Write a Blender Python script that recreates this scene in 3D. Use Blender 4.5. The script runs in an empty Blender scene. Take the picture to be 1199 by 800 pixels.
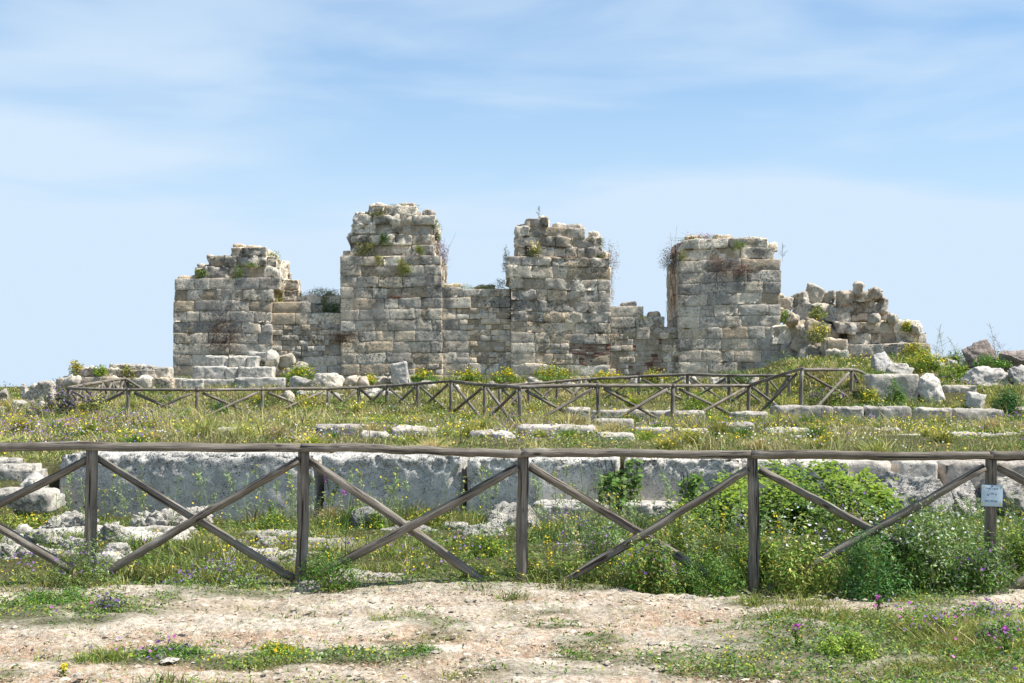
import bpy, math, random
import numpy as np
from mathutils import Vector, Matrix

# ------------------------------------------------------------------ camera, sky, sun, exposure
SC = bpy.context.scene
COL = SC.collection
EYE = 1.6
FPX = 1665.0
HOR = 450.0
cd = bpy.data.cameras.new('camera'); cam = bpy.data.objects.new('camera', cd); COL.objects.link(cam)
cam.location = (0, 0, EYE); cam.rotation_euler = (math.radians(90), 0, 0)
cd.sensor_width = 36; cd.lens = 36 * FPX / 1199.0; cd.shift_y = (HOR - 400) / 1199.0
cd.clip_end = 60000; cd.clip_start = 0.1
SC.camera = cam

SUN_EL, SUN_AZ = 55.0, 96.0            # azimuth clockwise from +Y (away from the camera): right and a little behind
w = bpy.data.worlds.new('World'); SC.world = w; w.use_nodes = True
nt = w.node_tree; nt.nodes.clear()
out = nt.nodes.new('ShaderNodeOutputWorld'); bg = nt.nodes.new('ShaderNodeBackground')
sky = nt.nodes.new('ShaderNodeTexSky'); sky.sky_type = 'NISHITA'; sky.sun_disc = False
sky.sun_elevation = math.radians(SUN_EL); sky.sun_rotation = math.radians(SUN_AZ)
sky.air_density = 1.0; sky.dust_density = 0.15; sky.ozone_density = 1.5
bg.inputs['Strength'].default_value = 0.086
tc = nt.nodes.new('ShaderNodeTexCoord')
mp = nt.nodes.new('ShaderNodeMapping'); mp.inputs['Scale'].default_value = (2.0, 2.0, 9); mp.inputs['Rotation'].default_value = (0, math.radians(2), 0)
mp.inputs['Location'].default_value = (0.55, 0.2, 0.3)
nz = nt.nodes.new('ShaderNodeTexNoise'); nz.inputs['Scale'].default_value = 1.6; nz.inputs['Detail'].default_value = 6; nz.inputs['Roughness'].default_value = .45; nz.inputs['Distortion'].default_value = .3
rp = nt.nodes.new('ShaderNodeValToRGB'); rp.color_ramp.elements[0].position = .36; rp.color_ramp.elements[1].position = .62
rp.color_ramp.elements[0].color = (.34, .34, .34, 1); rp.color_ramp.elements[1].color = (.95, .95, .95, 1)
rp.color_ramp.interpolation = 'EASE'
mx = nt.nodes.new('ShaderNodeMix'); mx.data_type = 'RGBA'
CLOUD = (5.0, 6.15, 7.4, 1)
mx.inputs[7].default_value = CLOUD
# thin veil gets denser close to the horizon
sep = nt.nodes.new('ShaderNodeSeparateXYZ'); mr = nt.nodes.new('ShaderNodeMapRange')
mr.inputs['From Min'].default_value = 0.0; mr.inputs['From Max'].default_value = .26
mr.inputs['To Min'].default_value = .80; mr.inputs['To Max'].default_value = -0.24
ad = nt.nodes.new('ShaderNodeMath'); ad.operation = 'ADD'; ad.use_clamp = True
L = nt.links.new
L(tc.outputs['Generated'], mp.inputs['Vector']); L(mp.outputs[0], nz.inputs['Vector']); L(nz.outputs[0], rp.inputs[0])
L(tc.outputs['Generated'], sep.inputs[0]); L(sep.outputs['Z'], mr.inputs['Value'])
L(rp.outputs[0], ad.inputs[0]); L(mr.outputs[0], ad.inputs[1]); L(ad.outputs[0], mx.inputs[0])
tn = nt.nodes.new('ShaderNodeMix'); tn.data_type = 'RGBA'; tn.blend_type = 'MULTIPLY'; tn.inputs[0].default_value = 1; tn.inputs[7].default_value = (.76, 1.04, 1.22, 1)
L(sky.outputs[0], tn.inputs[6]); L(tn.outputs[2], mx.inputs[6]); L(mx.outputs[2], bg.inputs['Color']); L(bg.outputs[0], out.inputs[0])

sd = bpy.data.lights.new('sun', 'SUN'); sd.energy = 5.0; sd.angle = math.radians(.5); sd.color = (1, .955, .88)
so = bpy.data.objects.new('sun', sd); COL.objects.link(so); so.location = (20, 10, 40)
az, el = math.radians(SUN_AZ), math.radians(SUN_EL)
tosun = Vector((math.sin(az) * math.cos(el), math.cos(az) * math.cos(el), math.sin(el)))
so.rotation_euler = tosun.to_track_quat('Z', 'Y').to_euler()
SC.view_settings.view_transform = 'Standard'; SC.view_settings.look = 'None'
SC.view_settings.exposure = 0.64; SC.view_settings.gamma = 1; SC.view_settings.use_curve_mapping = False

rng = np.random.default_rng(7)
R = random.Random(11)

def X(px, D): return (px - 599.5) / FPX * D
def Z(py, D): return EYE - (py - HOR) / FPX * D

# ------------------------------------------------------------------ numpy noise
def _h(ix, iy, iz):
    h = (ix.astype(np.uint32) * np.uint32(374761393)) ^ (iy.astype(np.uint32) * np.uint32(668265263)) ^ (iz.astype(np.uint32) * np.uint32(2147483647 // 3 * 2 + 1))
    h = (h ^ (h >> np.uint32(13))) * np.uint32(1274126177)
    h = (h ^ (h >> np.uint32(15))) * np.uint32(2246822519)
    h ^= h >> np.uint32(14)
    return h.astype(np.float64) / 4294967295.0 * 2 - 1
def noise3(P):
    i = np.floor(P).astype(np.int64); f = P - i; f = f * f * (3 - 2 * f)
    i = i & 0x7fffffff
    r = 0
    for a in (0, 1):
        wa = f[:, 0] if a else 1 - f[:, 0]
        for b in (0, 1):
            wb = f[:, 1] if b else 1 - f[:, 1]
            for c in (0, 1):
                wc = f[:, 2] if c else 1 - f[:, 2]
                r = r + _h(i[:, 0] + a, i[:, 1] + b, i[:, 2] + c) * wa * wb * wc
    return r
def fbm(P, s=1.0, o=4, seed=0, gain=.5):
    P = np.asarray(P, float) * s + seed * 17.31
    r = np.zeros(len(P)); a = 1.0
    for _ in range(o):
        r += a * noise3(P); P = P * 2.03 + 5.7; a *= gain
    return r
def fbm2(x, y, s=1.0, o=4, seed=0):
    return fbm(np.stack([x, y, np.zeros_like(x) + .5], 1), s, o, seed)
def sstep(a, b, x):
    t = np.clip((x - a) / (b - a), 0, 1); return t * t * (3 - 2 * t)

# ------------------------------------------------------------------ mesh plumbing
def build(name, V, quads=None, tris=None, mat=None, parent=None, col=None, smooth=False, origin=None):
    V = np.asarray(V, np.float32)
    if origin is None:
        lo, hi = V.min(0), V.max(0); origin = ((lo[0] + hi[0]) / 2, (lo[1] + hi[1]) / 2, lo[2])
    origin = np.asarray(origin, np.float32)
    V = V - origin
    me = bpy.data.meshes.new(name)
    nq = 0 if quads is None else len(quads); ntr = 0 if tris is None else len(tris)
    me.vertices.add(len(V)); me.vertices.foreach_set('co', V.ravel())
    loops = []
    if nq: loops.append(np.asarray(quads, np.int32).ravel())
    if ntr: loops.append(np.asarray(tris, np.int32).ravel())
    loops = np.concatenate(loops)
    me.loops.add(len(loops)); me.loops.foreach_set('vertex_index', loops)
    me.polygons.add(nq + ntr)
    st = np.concatenate([np.arange(nq) * 4, nq * 4 + np.arange(ntr) * 3]).astype(np.int32)
    me.polygons.foreach_set('loop_start', st)
    if smooth: me.polygons.foreach_set('use_smooth', np.ones(nq + ntr, bool))
    me.update(calc_edges=True)
    if col is not None:
        c = np.ones((len(V), 4), np.float32); c[:, :3] = col
        a = me.color_attributes.new('Col', 'FLOAT_COLOR', 'POINT'); a.data.foreach_set('color', c.ravel())
    if mat: me.materials.append(mat)
    o = bpy.data.objects.new(name, me); COL.objects.link(o)
    if parent is not None:
        o.parent = parent; o.location = Vector(origin) - parent.location
    else:
        o.location = Vector(origin)
    return o
def tag(o, label=None, cat=None, group=None, kind=None):
    if label: o['label'] = label
    if cat: o['category'] = cat
    if group: o['group'] = group
    if kind: o['kind'] = kind
    return o
def empty(name, loc):
    o = bpy.data.objects.new(name, None); COL.objects.link(o); o.location = loc; return o
def clone(o, loc, rz=0, s=1.0, label=None, parent=None):
    c = o.copy(); COL.objects.link(c); c.location = loc; c.rotation_euler = (0, 0, rz)
    c.scale = (s, s, s) if not hasattr(s, '__len__') else s
    if label: c['label'] = label
    for ch in o.children:
        d = ch.copy(); COL.objects.link(d); d.parent = c
    return c

class Acc:
    def __init__(s): s.V = []; s.N = []; s.A = []; s.C = []; s.Q = []; s.n = 0
    def add(s, V, N, Q, col, amp):
        s.V.append(V); s.N.append(N); s.A.append(np.full(len(V), amp)); c = np.empty((len(V), 3)); c[:] = col; s.C.append(c)
        s.Q.append(Q + s.n); s.n += len(V)
    def build(s, name, mat, parent=None, freq=3.0, seed=0, origin=None, smooth=False, crust=None):
        V = np.concatenate(s.V); N = np.concatenate(s.N); A = np.concatenate(s.A)
        d = fbm(V, freq, 5, seed, .6)
        V = V + N * (A * d)[:, None]
        V[:, 2] += .07 * fbm(V, .33, 2, 90); V[:, 0] += .05 * fbm(V, .4, 2, 91)
        C = np.concatenate(s.C)
        if crust is not None:
            # dark lichen crust grows in speckled patches, more on the old upper courses
            k = (sstep(.12, .55, fbm(V, 2.6, 4, 92) + crust(V[:, 2])) * sstep(-.15, .35, fbm(V, .55, 3, 93) + crust(V[:, 2])))[:, None] * .72
            C = C * (1 - k) + np.array([.13, .125, .115]) * k
        return build(name, V, np.concatenate(s.Q), None, mat, parent, C, smooth, origin)

_bt = {}
def boxgrid(nx, ny, nz):
    """surface lattice of a box: integer coords + quads, shared vertices"""
    k = (nx, ny, nz)
    if k in _bt: return _bt[k]
    idx = {}; pts = []; Q = []
    def v(i, j, l):
        t = (i, j, l)
        if t not in idx: idx[t] = len(pts); pts.append(t)
        return idx[t]
    for i in range(nx):
        for j in range(ny):
            Q.append((v(i, j, 0), v(i, j + 1, 0), v(i + 1, j + 1, 0), v(i + 1, j, 0)))
            Q.append((v(i, j, nz), v(i + 1, j, nz), v(i + 1, j + 1, nz), v(i, j + 1, nz)))
    for i in range(nx):
        for l in range(nz):
            Q.append((v(i, 0, l), v(i + 1, 0, l), v(i + 1, 0, l + 1), v(i, 0, l + 1)))
            Q.append((v(i, ny, l), v(i, ny, l + 1), v(i + 1, ny, l + 1), v(i + 1, ny, l)))
    for j in range(ny):
        for l in range(nz):
            Q.append((v(0, j, l), v(0, j, l + 1), v(0, j + 1, l + 1), v(0, j + 1, l)))
            Q.append((v(nx, j, l), v(nx, j + 1, l), v(nx, j + 1, l + 1), v(nx, j, l + 1)))
    _bt[k] = (np.array(pts), np.array(Q)); return _bt[k]
def axis(h, r, n):
    if n < 4: return np.linspace(-h, h, n + 1)
    return np.concatenate([[-h], np.linspace(-(h - r), h - r, n - 1), [h]])
def rblock(c, size, r=.03, res=.15, rot=0, tilt=(0, 0), maxn=60):
    """rounded block lattice: centre, full size -> V, N, Q"""
    h = np.array(size, float) / 2; r = min(r, .45 * h.min())
    n = [int(np.clip(round(2 * hh / res) + 2, 4, maxn)) for hh in h]
    pts, Q = boxgrid(*n)
    ax = [axis(h[i], r, n[i]) for i in range(3)]
    P = np.stack([ax[i][pts[:, i]] for i in range(3)], 1)
    q = np.clip(P, -(h - r), h - r); d = P - q
    N = d / np.maximum(np.linalg.norm(d, axis=1, keepdims=True), 1e-9)
    P = q + N * r
    if rot or tilt[0] or tilt[1]:
        M = np.array((Matrix.Rotation(rot, 3, 'Z') @ Matrix.Rotation(tilt[0], 3, 'X') @ Matrix.Rotation(tilt[1], 3, 'Y')))
        P = P @ M.T; N = N @ M.T
    return P + np.array(c), N, Q
def boulder(c, size, cuts=9, n=9, seed=0, rough=.08, k=2.6):
    """irregular rock: squarish lattice ball clipped by random planes"""
    r_ = np.random.default_rng(seed)
    pts, Q = boxgrid(n, n, n)
    P = pts / (n / 2.0) - 1; P = np.sin(P * math.pi / 2 * .85) / math.sin(math.pi / 2 * .85)
    P = P / (np.sum(np.abs(P) ** k, 1) ** (1 / k))[:, None]
    for _ in range(int(cuts * 1.7)):
        d = r_.normal(size=3); d /= np.linalg.norm(d); o = r_.uniform(.52, .92)
        e = P @ d - o; P = P - np.where(e > 0, e, 0)[:, None] * d * .92
    N = P / np.linalg.norm(P, axis=1, keepdims=True)
    P = P + N * (fbm(P, 1.7, 4, seed) * rough)[:, None]
    lo, hi = P.min(0), P.max(0)
    P = (P - (lo + hi) / 2) / (hi - lo) * np.array(size)
    return P + np.array(c), N, Q

# ------------------------------------------------------------------ materials
def nodes(name):
    m = bpy.data.materials.new(name); m.use_nodes = True; n = m.node_tree; n.nodes.clear()
    o = n.nodes.new('ShaderNodeOutputMaterial'); b = n.nodes.new('ShaderNodeBsdfPrincipled')
    n.links.new(b.outputs[0], o.inputs[0]); b.inputs['Specular IOR Level'].default_value = .2
    return m, n, b, o
def N_(n, t, **kw):
    x = n.nodes.new(t)
    for k, v in kw.items():
        if k in x.inputs: x.inputs[k].default_value = v
        else: setattr(x, k, v)
    return x
def ramp(n, src, p0, p1, c0=(0, 0, 0, 1), c1=(1, 1, 1, 1)):
    r = n.nodes.new('ShaderNodeValToRGB'); e = r.color_ramp.elements
    e[0].position = p0; e[1].position = p1; e[0].color = c0; e[1].color = c1
    n.links.new(src, r.inputs[0]); return r.outputs[0]
def mixc(n, f, a, b, mode='MIX'):
    x = n.nodes.new('ShaderNodeMix'); x.data_type = 'RGBA'; x.blend_type = mode
    for i, s in ((0, f), (6, a), (7, b)):
        if hasattr(s, 'is_linked') or hasattr(s, 'links'): n.links.new(s, x.inputs[i])
        else: x.inputs[i].default_value = s
    return x.outputs[2]
def math_(n, op, a, b, clamp=False):
    x = n.nodes.new('ShaderNodeMath'); x.operation = op; x.use_clamp = clamp
    for i, s in ((0, a), (1, b)):
        if hasattr(s, 'links'): n.links.new(s, x.inputs[i])
        else: x.inputs[i].default_value = s
    return x.outputs[0]

def stone_mat(name, lichen=.5, scale=1.0, bump=.5, tint=(1, 1, 1, 1), dist=.03, pits=.5, ochre=.25, bleach=.45, zband=None, mc=.62):
    m, n, b, o = nodes(name); K = n.links.new
    g = n.nodes.new('ShaderNodeNewGeometry'); pos = g.outputs['Position']
    at = N_(n, 'ShaderNodeVertexColor', layer_name='Col')
    base = mixc(n, 1.0, at.outputs[0], tint, 'MULTIPLY')
    def nz(s, d=6, r=.6, dd=0):
        x = N_(n, 'ShaderNodeTexNoise'); x.inputs['Scale'].default_value = s * scale; x.inputs['Detail'].default_value = d
        x.inputs['Roughness'].default_value = r; x.inputs['Distortion'].default_value = dd; K(pos, x.inputs['Vector']); return x.outputs[0]
    big = nz(.9, 4); mid = nz(4.5, 6, .65, .3); fine = nz(22, 5, .7)
    c = mixc(n, 1.0, base, ramp(n, mid, .3, .7, (mc, mc - .01, mc - .01, 1), (1.2, 1.17, 1.1, 1)), 'MULTIPLY')
    c = mixc(n, ramp(n, nz(2.1, 5, .6, .5), .56, .72, (0, 0, 0, 1), (ochre, ochre, ochre, 1)), c, (.46, .33, .19, 1))
    c = mixc(n, ramp(n, nz(1.3, 5, .65, .6), .52, .68, (0, 0, 0, 1), (bleach, bleach, bleach, 1)), c, (.82, .76, .66, 1))
    # black and grey lichen crust, in patches
    patch = ramp(n, big, .5 - .22 * lichen, .62, (0, 0, 0, 1), (1, 1, 1, 1))
    if zband:
        sp_ = n.nodes.new('ShaderNodeSeparateXYZ'); K(pos, sp_.inputs[0]); mz = n.nodes.new('ShaderNodeMapRange'); K(sp_.outputs['Z'], mz.inputs['Value'])
        mz.inputs['From Min'].default_value = zband[0]; mz.inputs['From Max'].default_value = zband[1]
        bnd = math_(n, 'MULTIPLY', mz.outputs[0], ramp(n, nz(.8, 4, .6), .40, .50)); patch = math_(n, 'MAXIMUM', math_(n, 'MULTIPLY', patch, .55), bnd)
    spots = ramp(n, nz(19 if zband else 11, 6, .75, .2), .50, .545 if zband else .56)
    lm = math_(n, 'MULTIPLY', patch, spots)
    c = mixc(n, math_(n, 'MULTIPLY', lm, .45 + .5 * lichen), c, (.075, .072, .068, 1))
    gl = math_(n, 'MULTIPLY', ramp(n, nz(1.7, 4), .45, .62), .38 * lichen)
    c = mixc(n, gl, c, (.25, .245, .235, 1))
    c = mixc(n, math_(n, 'MULTIPLY', math_(n, 'MULTIPLY', ramp(n, nz(38, 3, .6), .54, .60), ramp(n, nz(3.1, 4, .6), .44, .58)), .75 * min(1, lichen * 1.3)), c, (.05, .047, .043, 1))
    # solution pits
    v = N_(n, 'ShaderNodeTexVoronoi', feature='SMOOTH_F1'); v.inputs['Scale'].default_value = 13 * scale; K(pos, v.inputs['Vector'])
    pm = math_(n, 'MULTIPLY', ramp(n, v.outputs['Distance'], .12, .30, (1, 1, 1, 1), (0, 0, 0, 1)), ramp(n, nz(2.6, 4), .46, .6))
    c = mixc(n, math_(n, 'MULTIPLY', pm, pits), c, (.06, .055, .05, 1))
    K(c, b.inputs['Base Color']); b.inputs['Roughness'].default_value = .95
    hgt = math_(n, 'ADD', math_(n, 'MULTIPLY', mid, 1.0), math_(n, 'MULTIPLY', fine, .45))
    hgt = math_(n, 'SUBTRACT', hgt, math_(n, 'MULTIPLY', pm, .6)); hgt = math_(n, 'SUBTRACT', hgt, math_(n, 'MULTIPLY', lm, .15))
    bp = N_(n, 'ShaderNodeBump'); bp.inputs['Strength'].default_value = bump; bp.inputs['Distance'].default_value = dist
    K(hgt, bp.inputs['Height']); K(bp.outputs[0], b.inputs['Normal'])
    return m
def leaf_mat(name, trans=.24, rough=.55, var=.25):
    m, n, b, o = nodes(name); K = n.links.new
    at = N_(n, 'ShaderNodeVertexColor', layer_name='Col')
    oi = n.nodes.new('ShaderNodeObjectInfo')
    hs = n.nodes.new('ShaderNodeHueSaturation'); K(at.outputs[0], hs.inputs['Color'])
    K(math_(n, 'ADD', math_(n, 'MULTIPLY', oi.outputs['Random'], var), 1 - var / 2), hs.inputs['Value'])
    K(hs.outputs[0], b.inputs['Base Color']); b.inputs['Roughness'].default_value = rough
    t = n.nodes.new('ShaderNodeBsdfTranslucent'); K(hs.outputs[0], t.inputs['Color'])
    mxs = n.nodes.new('ShaderNodeMixShader'); mxs.inputs[0].default_value = trans
    K(b.outputs[0], mxs.inputs[1]); K(t.outputs[0], mxs.inputs[2]); K(mxs.outputs[0], o.inputs[0])
    return m
def wood_mat(name, c0, c1, dark):
    m, n, b, o = nodes(name); K = n.links.new
    t = n.nodes.new('ShaderNodeTexCoord'); oi = n.nodes.new('ShaderNodeObjectInfo')
    va = n.nodes.new('ShaderNodeVectorMath'); va.operation = 'ADD'; K(t.outputs['Object'], va.inputs[0])
    cx = n.nodes.new('ShaderNodeCombineXYZ'); K(math_(n, 'MULTIPLY', oi.outputs['Random'], 40.0), cx.inputs[2]); K(cx.outputs[0], va.inputs[1])
    def g(sc, s, d, r=.6):
        mpn = n.nodes.new('ShaderNodeMapping'); mpn.inputs['Scale'].default_value = sc; K(va.outputs[0], mpn.inputs[0])
        x = N_(n, 'ShaderNodeTexNoise'); x.inputs['Scale'].default_value = s; x.inputs['Detail'].default_value = d; x.inputs['Roughness'].default_value = r
        K(mpn.outputs[0], x.inputs['Vector']); return x.outputs[0]
    grain = g((38, 38, 1.6), 2.2, 6, .7); blot = g((6, 6, 2.0), 1.4, 4); crack = g((24, 24, .8), 1.6, 3, .5)
    c = mixc(n, ramp(n, grain, .34, .66), c0, c1)
    c = mixc(n, ramp(n, blot, .40, .66, (0, 0, 0, 1), (.6, .6, .6, 1)), c, (c0[0] * .62, c0[1] * .58, c0[2] * .56, 1))
    cm = ramp(n, crack, .36, .42, (1, 1, 1, 1), (0, 0, 0, 1))
    c = mixc(n, cm, c, dark)
    mk = n.nodes.new('ShaderNodeMapping'); mk.inputs['Scale'].default_value = (9, 9, 3.2); K(va.outputs[0], mk.inputs[0])
    vk = N_(n, 'ShaderNodeTexVoronoi'); vk.inputs['Scale'].default_value = 1.0; K(mk.outputs[0], vk.inputs['Vector'])
    c = mixc(n, ramp(n, vk.outputs['Distance'], .07, .14, (.85, .85, .85, 1), (0, 0, 0, 1)), c, dark)
    g2_ = g((3, 3, 1.2), 3.0, 5); c = mixc(n, ramp(n, g2_, .58, .70, (0, 0, 0, 1), (.45, .45, .45, 1)), c, (.42, .40, .36, 1))
    K(c, b.inputs['Base Color']); b.inputs['Roughness'].default_value = .85
    h = math_(n, 'SUBTRACT', grain, math_(n, 'MULTIPLY', cm, 1.0))
    bp = N_(n, 'ShaderNodeBump'); bp.inputs['Strength'].default_value = .7; bp.inputs['Distance'].default_value = .01
    K(h, bp.inputs['Height']); K(bp.outputs[0], b.inputs['Normal'])
    return m
def flat_mat(name, c, rough=.6, metal=0):
    m, n, b, o = nodes(name)
    nz = N_(n, 'ShaderNodeTexNoise'); nz.inputs['Scale'].default_value = 40
    n.links.new(mixc(n, 1.0, (c[0], c[1], c[2], 1), ramp(n, nz.outputs[0], .2, .8, (.88, .88, .88, 1), (1.06, 1.06, 1.06, 1)), 'MULTIPLY'), b.inputs['Base Color'])
    b.inputs['Roughness'].default_value = rough; b.inputs['Metallic'].default_value = metal
    return m

M_RUIN = stone_mat('ruin_stone', lichen=.55, scale=1.0, bump=.75, dist=.07, pits=.7, ochre=.3, mc=.74)
M_BLOCK = stone_mat('quarry_block_stone', lichen=.8, zband=(.30, .68), mc=.82, scale=1.9, bump=.6, dist=.025, pits=.8, ochre=.12)
M_PALE = stone_mat('pale_limestone', lichen=.5, scale=1.4, bump=.7, dist=.03, pits=.35, ochre=.2)
M_OUT = stone_mat('white_outcrop_rock', lichen=.55, scale=3.0, bump=1.0, dist=.05, pits=.85, ochre=.15, bleach=.2)
M_PIT = stone_mat('pitted_karst_rock', lichen=1.0, scale=2.6, bump=1.0, dist=.06, pits=1.0, ochre=.15, bleach=.1)
M_BRICK = stone_mat('old_red_brick', lichen=.1, scale=2.0, bump=.5, dist=.02, pits=.2, ochre=0)
M_LEAF = leaf_mat('leaf')
M_PETAL = leaf_mat('petal', trans=.3, rough=.6, var=.1)
M_WOOD = wood_mat('weathered_wood', (.12, .102, .082, 1), (.34, .305, .25, 1), (.035, .028, .024, 1))
M_WOODG = wood_mat('silvered_wood', (.13, .115, .095, 1), (.33, .29, .24, 1), (.06, .05, .045, 1))

# ------------------------------------------------------------------ terrain
PD = np.array([-80, 0, 5, 10, 12, 14, 17, 18.75, 18.95, 24, 30, 37, 42, 46, 50, 54, 60, 66, 80, 110, 160, 400, 1200, 5000, 40000], float)
PZ = np.array([0, 0, 0, 0, -.01, -.03, -.10, -.13, .63, .66, .56, .49, .56, .84, 1.30, 1.72, 1.82, 1.7, 1.2, -2, -8, -26, -40, -55, -60], float)
def terrain(x, y):
    x = np.asarray(x, float); y = np.asarray(y, float)
    z = np.interp(y, PD, PZ)
    # left of the long block wall the bank slopes instead of stepping
    zl = np.interp(y, [-80, 13, 15, 16.4, 17, 20, 24], [0, 0, .10, .20, .27, .58, .66])
    lf = (1 - sstep(-6.3, -5.6, x)) * (y < 24) * (y > 5)
    z = z * (1 - lf) + zl * lf
    rg = sstep(4.9, 5.6, x) * (y < 24) * (y > 12)
    z = z * (1 - rg) + np.interp(y, [-80, 12, 16, 18.7, 19.0, 20, 24], [0, 0, -.08, -.1, .5, .58, .66]) * rg
    # stepped rise on the right
    dr = np.interp(y, [38.2, 38.9, 42.5, 43.6, 46, 46.8, 50, 56, 72], [0, .33, .45, .78, .80, 1.0, 1.0, .7, 0])
    z = z + dr * sstep(8.0, 10.8, x)
    # drop at the left
    z = z - .35 * (1 - sstep(-19, -13.5, x)) * sstep(40, 50, y)
    z = z + .035 * fbm2(x, y, .6, 3, 3) * np.clip(y / 12, .3, 2.5)
    return z
def T(x, y): return float(terrain(np.array([x]), np.array([y]))[0])

# vegetation cover (1 = green) on the open ground in front of the wooden fence; laid out in metres
PATCH = [(2.0, 8.7, .95, .7, 1), (1.55, 8.15, .6, .4, .9), (2.7, 9.55, 1.2, .4, .9), (-3.2, 10.1, .9, .25, .9), (-2.15, 8.28, .62, .24, 1), (-1.45, 8.20, .5, .27, 1), (-.85, 8.30, .48, .24, .95), (-2.75, 7.85, .35, .12, .6), (-3.6, 9.9, 1.1, .42, 1), (-2.95, 9.55, .4, .25, .8),
         (.75, 8.25, .55, .25, .9), (.45, 8.75, .3, .2, .8), (.1, 7.8, .7, .2, .6), (1.2, 7.75, .6, .2, .7), (2.2, 8.2, .9, .8, .9), (3.2, 8.9, 1.6, 1.0, 1), (2.1, 9.1, .7, .35, .8),
         (3.6, 7.6, 1.8, .9, 1), (2.6, 7.3, 1.1, .5, 1), (-.4, 11.1, 2.0, .3, .5), (2.0, 10.35, .6, .25, .6), (3.1, 10.3, .5, .2, .6), (-3.0, 7.55, .3, .14, .8), (.9, 9.9, .3, .15, .5), (-1.9, 10.9, .6, .25, .8), (1.3, 8.9, .25, .12, .7),
         (-1.0, 7.5, 1.2, .14, .5), (2.0, 7.4, .5, .2, .8), (-3.5, 8.9, .25, .12, .6), (.25, 9.3, .22, .1, .6)]
def cover(x, y):
    x = np.asarray(x, float); y = np.asarray(y, float)
    c = np.zeros_like(x)
    for cx, cy, rx, ry, k in PATCH:
        d = np.sqrt(((x - cx) / rx) ** 2 + ((y - cy) / ry) ** 2)
        c = np.maximum(c, k * (1 - sstep(.55, 1.25, d)))
    edge = 10.95 - .22 * np.clip((x - .5) / 3, -1, 1) + .35 * (x < -2.3) * 0
    n = fbm2(x, y, 2.2, 4, 5)
    c = np.maximum(c + n * .45 * (c > .02), sstep(edge - .05, edge + .35, y + .22 * n))
    c = np.maximum(c, sstep(.35, .8, fbm2(x, y, 1.4, 4, 9)) * .6)
    return np.clip(c * (1 - .35 * sstep(0, .5, fbm2(x, y, 5, 3, 6))), 0, 1)
def outcrop(x, y):
    """bare white rock showing in the grass between fence and block wall (mainly left)"""
    n = fbm2(x, y * 1.3, 1.5, 5, 21) * .8 + fbm2(x, y, 5, 3, 22) * .3
    w_ = (1 - sstep(-2.6, -1.2, x)) * sstep(12.0, 12.8, y) * (1 - sstep(15.2, 16.2, y))
    return sstep(.12, .34, n + .04) * w_

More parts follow.
